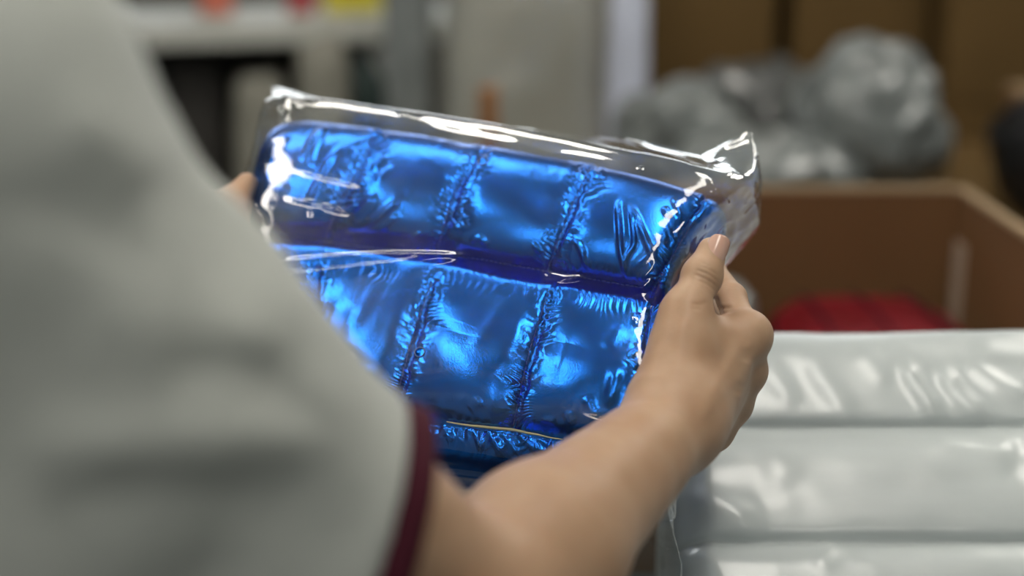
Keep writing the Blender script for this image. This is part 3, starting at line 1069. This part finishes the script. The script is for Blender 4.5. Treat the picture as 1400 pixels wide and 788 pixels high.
AV, AQ = trim(AV, AQ, (AV - rc) @ rax > 0.003)
BV, BQ = trim(BV, BQ, ~(((BV - rc) @ rax > -0.003) & (np.linalg.norm(BV - rc - np.outer((BV - rc) @ rax, rax), axis=1) < 0.07) & (np.linalg.norm(BV - rc, axis=1) < 0.16)))
ra_, rb_ = ring_of(AV, AQ), ring_of(BV, BQ) + len(AV)
print('rings', len(ra_), len(rb_))
m_ = min(len(ra_), len(rb_))
ja, jb = [(np.arange(m_ + 1) * len(k_) // m_) % len(k_) for k_ in (ra_, rb_)]
BR = np.stack([rb_[jb[:-1]], rb_[jb[1:]], ra_[ja[1:]], ra_[ja[:-1]]], 1)
body = mesh_obj('body', np.vstack([AV, BV]), np.vstack([AQ, BQ + len(AV), BR]), M['skin'])
under(person, body)
# thumb nail: a thin curved plate set into the end of the thumb
ta = nrm(T_T - T_I)
tn = nrm(-AX_F * 0.80 + AX_R * 0.52 + AX_U * 0.25)
tn = nrm(tn - (tn @ ta) * ta)
tb = np.cross(ta, tn)
nc_ = T_T + ta * 0.0010 + tn * 0.0006
V, F = [], []
nu, nv = 17, 15
for lay in (0, 1):
    for i in range(nu):
        for j in range(nv):
            u, v = -1 + 2 * i / (nu - 1), -1 + 2 * j / (nv - 1)
            tipr = 1 - 0.30 * max(u, 0) ** 3 - 0.22 * max(-u, 0) ** 4
            th_ = v * 1.18 * tipr
            rad = 0.0102 - 0.0004 * u * u - lay * 0.0012 + 0.0002
            V.append(nc_ + ta * (0.0084 * u * (1 - 0.12 * v * v)) + rad * (math.cos(th_) * tn + 0.86 * math.sin(th_) * tb))
g = np.arange(nu * nv).reshape(nu, nv)
for i in range(nu - 1):
    for j in range(nv - 1):
        F.append((g[i, j], g[i + 1, j], g[i + 1, j + 1], g[i, j + 1]))
        o_ = nu * nv
        F.append((o_ + g[i, j], o_ + g[i, j + 1], o_ + g[i + 1, j + 1], o_ + g[i + 1, j]))
bd = list(g[0, :]) + list(g[1:, -1]) + list(g[-1, -2::-1]) + list(g[-2:0:-1, 0])
for a_, b_ in zip(bd, bd[1:] + bd[:1]):
    F.append((a_, b_, b_ + nu * nv, a_ + nu * nv))
nail = mesh_obj('thumb_nail', V, F, M['nail'])
under(body, nail)
nail['label'] = 'pale pink nail of the right thumb'

# shirt
CUFF = P(498, 728, 0.640)
cax = nrm(cu(0.95, 0.30, 0.25))          # the way the sleeve opening points
arm_ax = nrm(EL - SH)
SL1 = P(225, 490, 0.575)


def sd_shirt(p):
    d = sd_cone(p, CH - UPZ * 0.09, CH - UPZ * 0.46, 0.128, 0.145)
    d = smin(d, sd_cone(p, SH + LEFT * 0.02, SHL - LEFT * 0.02, 0.058, 0.058), 0.06)
    d = smin(d, sd_cone(p, CH - UPZ * 0.06, CH + UPZ * 0.045, 0.09, 0.066), 0.05)
    sl = sd_cone(p, SH, SL1, 0.056, 0.060)
    sl = smin(sl, sd_cone(p, SL1, CUFF - cax * 0.03, 0.062, 0.066), 0.03)
    sl = smin(sl, sd_cone(p, CUFF - cax * 0.04, CUFF + cax * 0.03, 0.064, 0.061), 0.01)
    d = smin(d, sl, 0.05)
    d = smin(d, sd_cone(p, SH, SH + LEFT * 0.05 - UPZ * 0.44, 0.048, 0.100), 0.05)
    sl2 = sd_cone(p, SHL, SHL + 0.62 * (ELL - SHL), 0.066, 0.066)
    d = smin(d, sl2, 0.05)
    # soft hanging folds
    wob = 0.0050 * vnoise(p * np.array([13, 13, 9]) + 2.2) + 0.0022 * vnoise(p * 31 + 5)
    d = d + wob
    # cut the hem, the collar and both sleeve openings, and hollow the sleeve ends
    d = smax(d, (p - CUFF) @ cax, 0.004)
    d = smax(d, -sd_cone(p, CUFF - cax * 0.055, CUFF + cax * 0.06, 0.046, 0.055), 0.003)
    axl = nrm(ELL - SHL)
    ce = SHL + 0.62 * (ELL - SHL)
    near = np.linalg.norm(p - ce, axis=1) < 0.12
    d = np.where(near, smax(d, (p - ce) @ axl, 0.004), d)
    d = np.where(near, smax(d, -sd_cone(p, ce - axl * 0.06, ce + axl * 0.1, 0.058, 0.060), 0.003), d)
    d = smax(d, (p - CH) @ UPZ - 0.075, 0.004)
    d = smax(d, -sd_cone(p, CH + UPZ * 0.05, CH + UPZ * 0.2, 0.060, 0.075), 0.003)
    d = smax(d, (CH - UPZ * 0.50 - p) @ UPZ, 0.004)
    return d


lo = np.minimum.reduce([CH - 0.36, SHL - 0.14, ELL - 0.12])
hi = np.maximum.reduce([CH + 0.25, CUFF + 0.12, SH + 0.15, SHL + 0.15])
lo[2] = CH[2] - 0.56
SV, SQ = sdf_mesh(sd_shirt, lo, hi, 0.004)
SV = relax(SV, SQ, 2)
sn = quad_normals(SV, SQ)
sq_, sd_ = proj(SV)
fr = np.where(sn @ AX_F < 0.2)[0]
SF = [([(60, 150), (140, 190), (230, 260)], 45, 4.0), ([(-30, 260), (100, 300), (250, 380)], 40, -3.0), ([(200, 520), (330, 500), (450, 500)], 40, -4.5),
      ([(-20, 620), (200, 600), (420, 600), (530, 590)], 42, 6.0), ([(0, 720), (200, 690), (450, 700)], 45, -5.0), ([(300, 420), (420, 520), (500, 600)], 30, 3.0),
      ([(100, 440), (260, 460)], 50, 2.5)]
sdp = np.zeros(len(SV))
sdp[fr] = strokes(sq_[fr], SF)
SV = SV + sn * (sdp * MM)[:, None]
shirt = mesh_obj('shirt', SV, SQ, M['shirt'])
under(person, shirt)


def band(name, c, ax, r_out, r_in, w_, parent, squash=1.0):
    """a ribbed cuff band: thick ring with rounded edges and a slight waviness"""
    x = nrm(np.cross(ax, [0.1, 0.2, 0.97]))
    y = np.cross(ax, x)
    nphi, sec = 96, [(0, r_in), (w_ * 0.15, r_out - 0.0008), (w_ * 0.5, r_out), (w_ * 0.85, r_out - 0.0008), (w_, r_in), (w_, r_in - 0.002), (0, r_in - 0.002)]
    V = []
    for k in range(nphi):
        t = 2 * math.pi * k / nphi
        wv = 1 + 0.02 * math.sin(3 * t + 0.6) + 0.012 * math.sin(7 * t)
        for (s, r) in sec:
            V.append(c + ax * s + r * wv * (math.cos(t) * x + squash * math.sin(t) * y))
    m = len(sec)
    F = np.array([[(k * m + j), ((k + 1) % nphi) * m + j, ((k + 1) % nphi) * m + (j + 1) % m, k * m + (j + 1) % m] for k in range(nphi) for j in range(m)])
    o = mesh_obj(name, V, F, M['burgundy'])
    under(parent, o)
    return o


band('sleeve_cuff', CUFF - cax * 0.003, cax, 0.0605, 0.055, 0.018, shirt)['label'] = 'burgundy ribbed cuff'
band('sleeve_cuff', SHL + 0.60 * (ELL - SHL), nrm(ELL - SHL), 0.067, 0.060, 0.013, shirt)['label'] = 'burgundy ribbed cuff'


def sd_tr(p):
    hip = CH - UPZ * 0.52
    d = sd_cone(p, hip + UPZ * 0.06, hip - UPZ * 0.06, 0.135, 0.14)
    for s in (-1, 1):
        h0 = hip + s * LEFT * 0.075 - UPZ * 0.06
        k0 = np.array([h0[0], h0[1], 0.46]) + FACE * 0.015
        a0 = np.array([h0[0], h0[1], 0.09]) + s * LEFT * 0.01
        d = smin(d, smin(sd_cone(p, h0, k0, 0.085, 0.064), sd_cone(p, k0, a0, 0.064, 0.056), 0.02), 0.03)
    d = d + 0.004 * vnoise(p * 14)
    return smax(d, 0.035 - p[:, 2], 0.004)


hipz = CH[2] - 0.40
TV, TQ = sdf_mesh(sd_tr, (CH[0] - 0.25, CH[1] - 0.25, 0.0), (CH[0] + 0.25, CH[1] + 0.25, hipz), 0.008)
o = mesh_obj('trousers', TV, TQ, M['trousers'])
under(person, o)
for s in (-1, 1):
    c0 = np.array([CH[0], CH[1], 0]) + s * LEFT * 0.085

    def sd_sh(p, c0=c0):
        d = sd_cone(p, c0 + UPZ * 0.045 - FACE * 0.03, c0 + UPZ * 0.035 + FACE * 0.14, 0.042, 0.038)
        d = smin(d, sd_cone(p, c0 + UPZ * 0.05, c0 + UPZ * 0.085, 0.042, 0.046), 0.02)
        return smax(d, 0.002 - p[:, 2], 0.004)
    V, Q = sdf_mesh(sd_sh, c0 + (-0.2, -0.2, -0.02), c0 + (0.2, 0.2, 0.15), 0.006)
    o = mesh_obj('shoe', V, Q, M['shoe'])
    under(person, o)


def sd_hair(p):
    d = sd_ell(p, HD + UPZ * 0.030 - FACE * 0.018, (0.100, 0.100, 0.112))
    d = smin(d, sd_ell(p, HD - FACE * 0.125 + UPZ * 0.05, (0.042, 0.042, 0.042)), 0.02)
    d = d + 0.002 * vnoise(p * np.array([120, 120, 30]))
    cut = (p - HD - UPZ * 0.055) @ nrm(FACE * 0.75 - UPZ * 0.65) - 0.035
    return smax(d, cut, 0.01)


V, Q = sdf_mesh(sd_hair, HD - 0.2, HD + 0.2, 0.005)
o = mesh_obj('hair', V, Q, M['hair'])
under(person, o)

# ------------------------------------------------------------------ work table with the film bale and the open carton
TZ = 0.80
tb_ = thing('work_table', 'dark topped work table under the film bale and the open carton', 'table', (0.75, 1.50, 0))
box('table_top', (0, 0, TZ - 0.02), (1.66, 1.26, 0.04), M['table'], tb_, bevel=0.004)
box('apron', (0, -0.58, TZ - 0.09), (1.5, 0.03, 0.10), M['steel'], tb_)
box('apron', (0, 0.58, TZ - 0.09), (1.5, 0.03, 0.10), M['steel'], tb_)
for sx_ in (-0.78, 0.78):
    for sy_ in (-0.58, 0.58):
        box('leg', (sx_, sy_, (TZ - 0.04) / 2), (0.05, 0.05, TZ - 0.04), M['steel'], tb_, bevel=0.004)

# film bale: soft folded layers running across, cross-section given as (depth, photo row)
sec_px = [(1.16, 640), (1.165, 560), (1.165, 500), (1.16, 466), (1.150, 457), (1.135, 458), (1.115, 476), (1.095, 510), (1.080, 545), (1.072, 570), (1.074, 584),
          (1.066, 590), (1.050, 606), (1.030, 640), (1.014, 680), (1.004, 708), (1.000, 728), (1.004, 742), (0.994, 752), (0.982, 770), (0.972, 800), (0.966, 840), (0.966, 880)]
sec = np.array([(lambda w_: (w_[1], w_[2]))(P(1150, py, d)) for d, py in sec_px])
sec = np.vstack([[sec[0][0] + 0.004, TZ + 0.002], sec, [sec[-1][0], TZ + 0.002]])
sp = smooth_pts(sec, 8)
sl_ = np.r_[0, np.cumsum(np.hypot(*np.diff(sp, axis=0).T))]
nn, mm = 260, 520
cy = np.interp(np.linspace(0, sl_[-1], nn), sl_, sp[:, 0])
cz = np.interp(np.linspace(0, sl_[-1], nn), sl_, sp[:, 1])
x0, x1 = 0.115, 0.98
xs = np.linspace(x0, x1, mm)
endr = np.clip(np.minimum(xs - x0, x1 - xs) / 0.03, 0, 1)
endr = np.sqrt(1 - (1 - endr) ** 2) * 0.985 + 0.015
my, mz = 0.5 * (cy.min() + cy.max()), TZ + 0.10
PY = my + (cy - my)[:, None] * endr[None] ** 0.5
PZ = np.maximum(TZ + 0.002, mz + (cz - mz)[:, None] * endr[None] ** 0.5)
PX = np.broadcast_to(xs, PY.shape)
PV = np.stack([PX, PY, PZ], -1).reshape(-1, 3)
g = np.arange(nn * mm).reshape(nn, mm)
PQ = np.stack([g[:-1, :-1], g[:-1, 1:], g[1:, 1:], g[1:, :-1]], -1).reshape(-1, 4)
pn = quad_normals(PV, PQ)
if pn[g[nn // 2, mm // 2]] @ AX_F > 0:
    PQ = PQ[:, ::-1]
    pn = -pn
pq, _ = proj(PV)
pd = 2.6 * vnoise(PV * np.array([7, 20, 20]) + 3) + 0.8 * vnoise(PV * np.array([15, 34, 34]) + 13) 
BF = [([(1225, 490), (1262, 540), (1290, 580)], 13, 3.0), ([(1280, 500), (1310, 540), (1355, 580)], 14, 3.4), ([(1315, 490), (1370, 530), (1420, 550)], 14, 2.6), ([(1320, 478), (1440, 490)], 14, 2.5),
      ([(1095, 485), (1140, 540), (1175, 575)], 16, 1.4), ([(1035, 485), (1095, 560)], 17, 1.3), ([(1170, 470), (1220, 535)], 15, 1.1),
      ([(1040, 590), (1085, 670)], 24, 1.1), ([(1010, 600), (1055, 710)], 24, -0.8), ([(900, 680), (990, 695), (1050, 735)], 24, 4.5), ([(1240, 605), (1330, 616), (1420, 622)], 15, 2.5),
      ([(1410, 595), (1375, 670)], 20, -2.0), ([(920, 780), (985, 748)], 14, 2.0), ([(1115, 785), (1140, 730)], 16, 1.4)]
pd += strokes(pq, BF)
xr = np.stack([PV[:, 0] * 14 + PV[:, 2] * 16, PV[:, 1] * 5, PV[:, 2] * 7 - PV[:, 0] * 3], -1)
pd += 0.55 * np.clip(ridged(xr + 31, 2), -0.5, 1.5) + 0.5 * vnoise(PV * np.array([40, 40, 40]))
PV = PV + pn * (pd * MM)[:, None]
PV[:, 2] = np.maximum(PV[:, 2], TZ + 0.001)
pile = thing('film_bale', 'milky white bale of folded plastic film lying at the front of the work table', 'plastic film', (0.5 * (x0 + x1), my, TZ))
# the three thick folds, parted at the two creases
sl_all = np.linspace(0, sl_[-1], nn)
key = np.r_[0, np.cumsum(np.hypot(*np.diff(sec, axis=0).T))]
cut = [0, int(np.argmin(np.abs(sl_all - sl_[11 * 8]))), int(np.argmin(np.abs(sl_all - sl_[18 * 8]))), nn - 1]
flipP = PQ[0, 0] != g[0, 0]
for r0, r1 in zip(cut[:-1], cut[1:]):
    gg = np.arange((r1 - r0 + 1) * mm).reshape(r1 - r0 + 1, mm)
    f = np.stack([gg[:-1, :-1], gg[:-1, 1:], gg[1:, 1:], gg[1:, :-1]], -1).reshape(-1, 4)
    if flipP:
        f = f[:, ::-1]
    o = mesh_obj('film_fold', PV[g[r0:r1 + 1].ravel()], f, M['pile'])
    under(pile, o)

# open carton
BX0, BX1, BY0, BY1, BZ1 = -0.03, 0.585, 1.20, 1.815, 1.032
WT = 0.007
ct = thing('open_carton', 'open brown cardboard carton with red garments, behind the film bale', 'carton', ((BX0 + BX1) / 2, (BY0 + BY1) / 2, TZ))
cxm, cym = (BX0 + BX1) / 2, (BY0 + BY1) / 2
hz = BZ1 - TZ
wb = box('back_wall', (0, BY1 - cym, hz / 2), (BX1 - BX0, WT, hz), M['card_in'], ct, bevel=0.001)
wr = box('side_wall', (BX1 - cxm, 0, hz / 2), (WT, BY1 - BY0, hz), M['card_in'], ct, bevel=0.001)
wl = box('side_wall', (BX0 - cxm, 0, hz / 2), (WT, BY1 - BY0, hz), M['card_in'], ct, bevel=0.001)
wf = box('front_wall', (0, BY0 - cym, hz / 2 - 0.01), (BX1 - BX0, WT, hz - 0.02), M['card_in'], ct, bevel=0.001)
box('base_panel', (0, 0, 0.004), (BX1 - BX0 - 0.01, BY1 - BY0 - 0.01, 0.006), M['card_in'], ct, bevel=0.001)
box('cut_edge', (0, 0, hz / 2 + 0.002), (BX1 - BX0 + 0.001, 0.010, 0.007), M['card_edge'], wb, bevel=0.001)
bpy.data.objects[wb.children[0].name].location = (0, BY1 - cym, hz / 2)
o = box('cut_edge', (BX1 - cxm, 0, hz + 0.002), (0.010, BY1 - BY0, 0.007), M['card_edge'], wr, bevel=0.001)
o = box('cut_edge', (BX0 - cxm, 0, hz + 0.002), (0.010, BY1 - BY0, 0.007), M['card_edge'], wl, bevel=0.001)
box('corner_tape', (BX1 - cxm - WT / 2 - 0.001, BY1 - cym - 0.030, hz * 0.42), (0.0016, 0.045, hz * 0.62), M['tape'], wr, bevel=0.0004)


# red wrapped garments lying in the carton
def pillow(name, c, s, mt, rz=0.0, bump=0.006, freq=22, parent=None, seed=0.0, ex_=3.2, nu=64, nv=40, ridge=0.0):
    u = np.linspace(0, 2 * math.pi, nu, endpoint=False)
    v = np.linspace(-math.pi / 2, math.pi / 2, nv)
    pw = lambda a: np.sign(a) * np.abs(a) ** (2 / ex_)
    U_, V_ = np.meshgrid(u, v)
    X = pw(np.cos(V_)) * pw(np.cos(U_))
    Y = pw(np.cos(V_)) * pw(np.sin(U_))
    Z = pw(np.sin(V_))
    p = np.stack([X * s[0] / 2, Y * s[1] / 2, Z * s[2] / 2], -1).reshape(-1, 3)
    n = p / (np.linalg.norm(p, axis=1)[:, None] + 1e-9)
    dd = bump * fbm(p * freq + seed, 3) + ridge * ridged(p * freq * 0.8 + seed + 3, 3)
    p = p + n * dd[:, None]
    zb = -s[2] / 2
    p[:, 2] = np.maximum(p[:, 2], zb)
    cr, sr = math.cos(rz), math.sin(rz)
    p = np.stack([p[:, 0] * cr - p[:, 1] * sr, p[:, 0] * sr + p[:, 1] * cr, p[:, 2]], 1)
    gg = np.arange(nu * nv).reshape(nv, nu)
    r_ = np.roll(gg, -1, 1)
    f = np.stack([gg[:-1], r_[:-1], r_[1:], gg[1:]], -1).reshape(-1, 4)
    o = mesh_obj(name, p, f, mt, parent)
    o.location = c
    return o


reds = [((0.435, 1.64, 0.868), (0.235, 0.26, 0.11), 0.05, 'red puffer garment at the back right of the open carton'),
        ((0.125, 1.63, 0.864), (0.23, 0.27, 0.11), -0.05, 'red puffer garment at the back left of the open carton'),
        ((0.415, 1.36, 0.858), (0.27, 0.25, 0.10), -0.05, 'red puffer garment at the front right of the open carton'),
        ((0.125, 1.35, 0.858), (0.24, 0.25, 0.10), 0.05, 'red puffer garment at the front left of the open carton')]
for i, (c, s, rz, say) in enumerate(reds):
    t = thing('red_garment', say, 'garment', (c[0], c[1], TZ + 0.008), rz, 'red garments in the open carton')
    pillow('quilted_body', (0, 0, s[2] / 2), s, M['red'], 0, 0.006, 30, t, seed=i * 3.1)
    for k in range(3):
        a = (k - 1) * s[0] * 0.28
        yy = np.linspace(-s[1] * 0.42, s[1] * 0.42, 14)
        tube('seam', [(a + 0.004 * math.sin(9 * y + k), y, s[2] + 0.001 - 0.008 * (abs(y) / (s[1] * 0.42)) ** 4) for y in yy], 0.002, M['burgundy'], t, n=6)
o = pillow('crumpled_film', (0.277, 1.70, TZ + 0.008 + 0.065), (0.045, 0.12, 0.13), M['bags'], 0.05, 0.005, 40, seed=4.4, ridge=0.004)
tag(o, 'small crumpled white film scrap beside the red garments in the carton', 'plastic film')

# ------------------------------------------------------------------ packing bench behind the carton, with heaped grey bags
PZT = 0.90
pt = thing('packing_bench', 'low brown bench behind the open carton, heaped with grey bags', 'bench', (0.90, 2.54, 0))
box('bench_top', (0, 0, PZT - 0.02), (1.30, 0.80, 0.04), M['card_dark'], pt, bevel=0.004)
for sx_ in (-0.6, 0.6):
    for sy_ in (-0.35, 0.35):
        box('leg', (sx_, sy_, (PZT - 0.04) / 2), (0.06, 0.06, PZT - 0.04), M['dim'], pt)


def crumple(name, px, py, d, wpx, hpx, dpt, mt, say, cat, seed, zb=None, group=None, ridge=0.012, bump=0.02, freq=14):
    c = P(px, py, d)
    s = (wpx / FPX * d, dpt, hpx / FPX * d / math.cos(PITCH))
    if zb is not None:
        c[2] = zb + s[2] / 2
    o = pillow(name, (0, 0, 0), s, mt, 0.0, bump, freq, None, seed, 2.4, 72, 48, ridge)
    o.location = c
    return tag(o, say, cat, group)


crumple('plastic_bag_heap', 1190, 165, 2.42, 190, 185, 0.24, M['bags'], 'tall crumpled grey-white plastic bag standing at the right of the heap', 'plastic bag', 1.3, PZT, 'grey bags on the bench')
crumple('plastic_bag_heap', 1050, 210, 2.36, 230, 90, 0.24, M['bags'], 'low crumpled grey plastic bag in the middle of the heap', 'plastic bag', 2.9, PZT, 'grey bags on the bench')
crumple('plastic_bag_heap', 930, 185, 2.50, 150, 130, 0.22, M['bags'], 'crumpled grey plastic bag at the left end of the heap', 'plastic bag', 6.3, PZT, 'grey bags on the bench')
crumple('dark_plastic_bag', 1040, 160, 2.62, 170, 140, 0.2, M['bags_dark'], 'dark grey plastic bag behind the heap of pale bags', 'plastic bag', 8.3, PZT)
crumple('black_plastic_bag', 1432, 245, 2.30, 150, 150, 0.22, M['black'], 'shiny black round bag at the right edge beyond the carton', 'plastic bag', 3.3, PZT, None, 0.004, 0.006)

# the person's eyes, looking down at the bundle
for s_ in (-1, 1):
    c = HD + s_ * LEFT * 0.032 + FACE * 0.0800 + UPZ * 0.003
    o = pillow('eye', (0, 0, 0), (0.024, 0.012, 0.008), M['hair'], 0.0, 0, 1, None, 0, 2.0, 20, 12)
    o.location = c
    o.rotation_euler = (0, 0, math.atan2(LEFT[1], LEFT[0]))
    under(body, o)
    o = pillow('eyebrow', (0, 0, 0), (0.036, 0.008, 0.006), M['hair'], 0.0, 0, 1, None, 0, 2.0, 20, 12)
    o.location = HD + s_ * LEFT * 0.033 + FACE * 0.0835 + UPZ * 0.028
    o.rotation_euler = (0, 0, math.atan2(LEFT[1], LEFT[0]))
    under(body, o)

# ------------------------------------------------------------------ stacked closed cartons
def closed_carton(x0_, x1_, y0_, y1_, z0_, z1_, mt, say, group='closed cartons stacked at the back'):
    t = thing('closed_carton', say, 'carton', ((x0_ + x1_) / 2, (y0_ + y1_) / 2, z0_), 0, group)
    w_, d_, h_ = x1_ - x0_, y1_ - y0_, z1_ - z0_
    box('body', (0, 0, h_ / 2), (w_, d_, h_), mt, t, bevel=0.006)
    for s in (-1, 1):
        box('top_flap', (0, s * d_ / 4, h_ + 0.002), (w_ - 0.008, d_ / 2 - 0.004, 0.004), mt, t, bevel=0.001)
    box('packing_tape', (0, -d_ / 2 - 0.0006, h_ - 0.04), (0.05, 0.0012, 0.08), M['tape'], t, bevel=0.0003)
    return t


cols = [(0.232, 0.548, 3.0, 3.5, 'left'), (0.592, 0.880, 3.05, 3.5, 'middle'), (0.895, 1.300, 2.95, 3.5, 'right')]
lv = [(0, 0.48, 'bottom'), (0.486, 0.97, 'second'), (0.976, 1.62, 'top')]
for (a_, b_, c_, d_, nm_) in cols:
    for (z0_, z1_, ln_) in lv:
        closed_carton(a_, b_, c_, d_, z0_, z1_, M['card_dark'], 'brown closed carton, %s of the %s stack behind the grey bags' % (ln_, nm_))
# narrow light carton standing on the bench at the far right
t = thing('narrow_carton', 'narrow light brown carton standing behind the black bag', 'carton', (1.045, 2.78, PZT))
box('body', (0, 0, 0.0625), (0.13, 0.10, 0.125), M['card'], t, bevel=0.004)
box('top_flap', (0, 0, 0.1275), (0.126, 0.096, 0.004), M['card_edge'], t, bevel=0.001)

# ------------------------------------------------------------------ wrapped sack and wooden post in the middle
sx0 = P(725, 100, 2.85)
t = thing('wrapped_sack', 'tall cream sack wrapped in hazy film behind the bundle', 'sack', (sx0[0], sx0[1], 0))
pillow('sack_body', (0, 0, 0.72), (0.33, 0.32, 1.44), M['sack'], 0, 0.012, 7, t, 1.1, 3.6, 80, 70, 0.006)
pillow('film_wrap', (0, 0, 0.74), (0.345, 0.34, 1.47), M['sack_wrap'], 0, 0.014, 9, t, 2.2, 3.6, 96, 80, 0.010)
c = P(858, 60, 2.62)
o = pillow('hanging_bag', (c[0], c[1], 0.70), (0.075, 0.12, 1.40), M['bluewhite'], 0, 0.012, 12, None, 3.7, 4.2, 60, 70, 0.008)
tag(o, 'narrow bluish white plastic bundle standing right of the cream sack', 'plastic bundle')
c = P(560, 60, 2.86)
o = pillow('grey_bundle', (c[0], c[1], 0.71), (0.10, 0.14, 1.42), M['bags'], 0, 0.014, 10, None, 9.7, 4.2, 60, 70, 0.008)
tag(o, 'narrow grey plastic bundle standing left of the cream sack', 'plastic bundle')
c = P(668, 118, 2.35)
t = thing('wooden_stool', 'orange wooden stool whose post rises behind the bundle', 'stool', (c[0], c[1] + 0.15, 0))
box('back_post', (0, -0.15, c[2] / 2), (0.032, 0.032, c[2]), M['wood'], t, bevel=0.006)
box('back_post', (-0.30, -0.15, c[2] / 2 - 0.06), (0.032, 0.032, c[2] - 0.12), M['wood'], t, bevel=0.006)
box('back_rail', (-0.15, -0.15, c[2] - 0.22), (0.27, 0.018, 0.05), M['wood'], t, bevel=0.004)
box('seat', (-0.15, -0.02, 0.55), (0.36, 0.29, 0.03), M['wood'], t, bevel=0.006)
for x_ in (0, -0.30):
    box('leg', (x_, 0.09, 0.27), (0.032, 0.032, 0.54), M['wood'], t, bevel=0.004)

# ------------------------------------------------------------------ shelf rack at the left with thread spools
a, b = P(120, 42, 3.15), P(600, 16, 3.35)
yaw = math.atan2(b[1] - a[1], b[0] - a[0])
Lx = np.hypot(b[0] - a[0], b[1] - a[1])
zt = 0.5 * (a[2] + b[2])
rk = thing('shelf_rack', 'off-white topped shelf rack with clutter beneath, behind the left of the bundle', 'rack', ((a[0] + b[0]) / 2, (a[1] + b[1]) / 2 + 0.20, 0), yaw)
box('shelf_board', (0, 0, zt - 0.025), (Lx + 0.1, 0.50, 0.05), M['white_board'], rk, bevel=0.006)
box('shelf_board', (0, 0.02, 0.42), (Lx + 0.04, 0.46, 0.03), M['white_board'], rk, bevel=0.006)
for x_ in (-Lx / 2 + 0.06, Lx / 2 - 0.22):
    for y_ in (-0.2, 0.2):
        box('leg', (x_, y_, (zt - 0.05) / 2), (0.035, 0.035, zt - 0.05), M['dim'], rk, bevel=0.003)
box('brace', (Lx / 2 - 0.12, -0.21, zt - 0.26), (0.035, 0.02, 0.52), M['steel'], rk, bevel=0.003, ry=math.radians(-26))
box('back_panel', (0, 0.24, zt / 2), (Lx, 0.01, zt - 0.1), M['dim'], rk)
bpy.context.view_layer.update()


def spool(px, d, r, h, mt, say):
    p = P(px, 20, d)
    t = thing('thread_spool', say, 'spool', (p[0], p[1], zt), 0, 'thread spools on the shelf rack')
    zz = np.linspace(0.012, h - 0.012, 10)
    tube('thread_winding', [(0, 0, z) for z in zz], [r * (1 - 0.25 * k / 9) for k in range(10)], mt, t, n=24)
    tube('flange', [(0, 0, 0), (0, 0, 0.012)], r * 1.1, M['white_board'], t, n=24)
    tube('flange', [(0, 0, h - 0.012), (0, 0, h)], r * 0.5, M['white_board'], t, n=24)


spool(296, 3.30, 0.040, 0.15, M['orange'], 'coral orange thread spool at the left of the shelf rack')
spool(412, 3.32, 0.032, 0.14, M['redp'], 'dark red thread spool in the middle of the shelf rack')
spool(462, 3.34, 0.036, 0.14, M['yellow'], 'left one of two yellow thread spools on the shelf rack')
spool(502, 3.36, 0.036, 0.14, M['yellow'], 'right one of two yellow thread spools on the shelf rack')
# clutter stored under the shelf board
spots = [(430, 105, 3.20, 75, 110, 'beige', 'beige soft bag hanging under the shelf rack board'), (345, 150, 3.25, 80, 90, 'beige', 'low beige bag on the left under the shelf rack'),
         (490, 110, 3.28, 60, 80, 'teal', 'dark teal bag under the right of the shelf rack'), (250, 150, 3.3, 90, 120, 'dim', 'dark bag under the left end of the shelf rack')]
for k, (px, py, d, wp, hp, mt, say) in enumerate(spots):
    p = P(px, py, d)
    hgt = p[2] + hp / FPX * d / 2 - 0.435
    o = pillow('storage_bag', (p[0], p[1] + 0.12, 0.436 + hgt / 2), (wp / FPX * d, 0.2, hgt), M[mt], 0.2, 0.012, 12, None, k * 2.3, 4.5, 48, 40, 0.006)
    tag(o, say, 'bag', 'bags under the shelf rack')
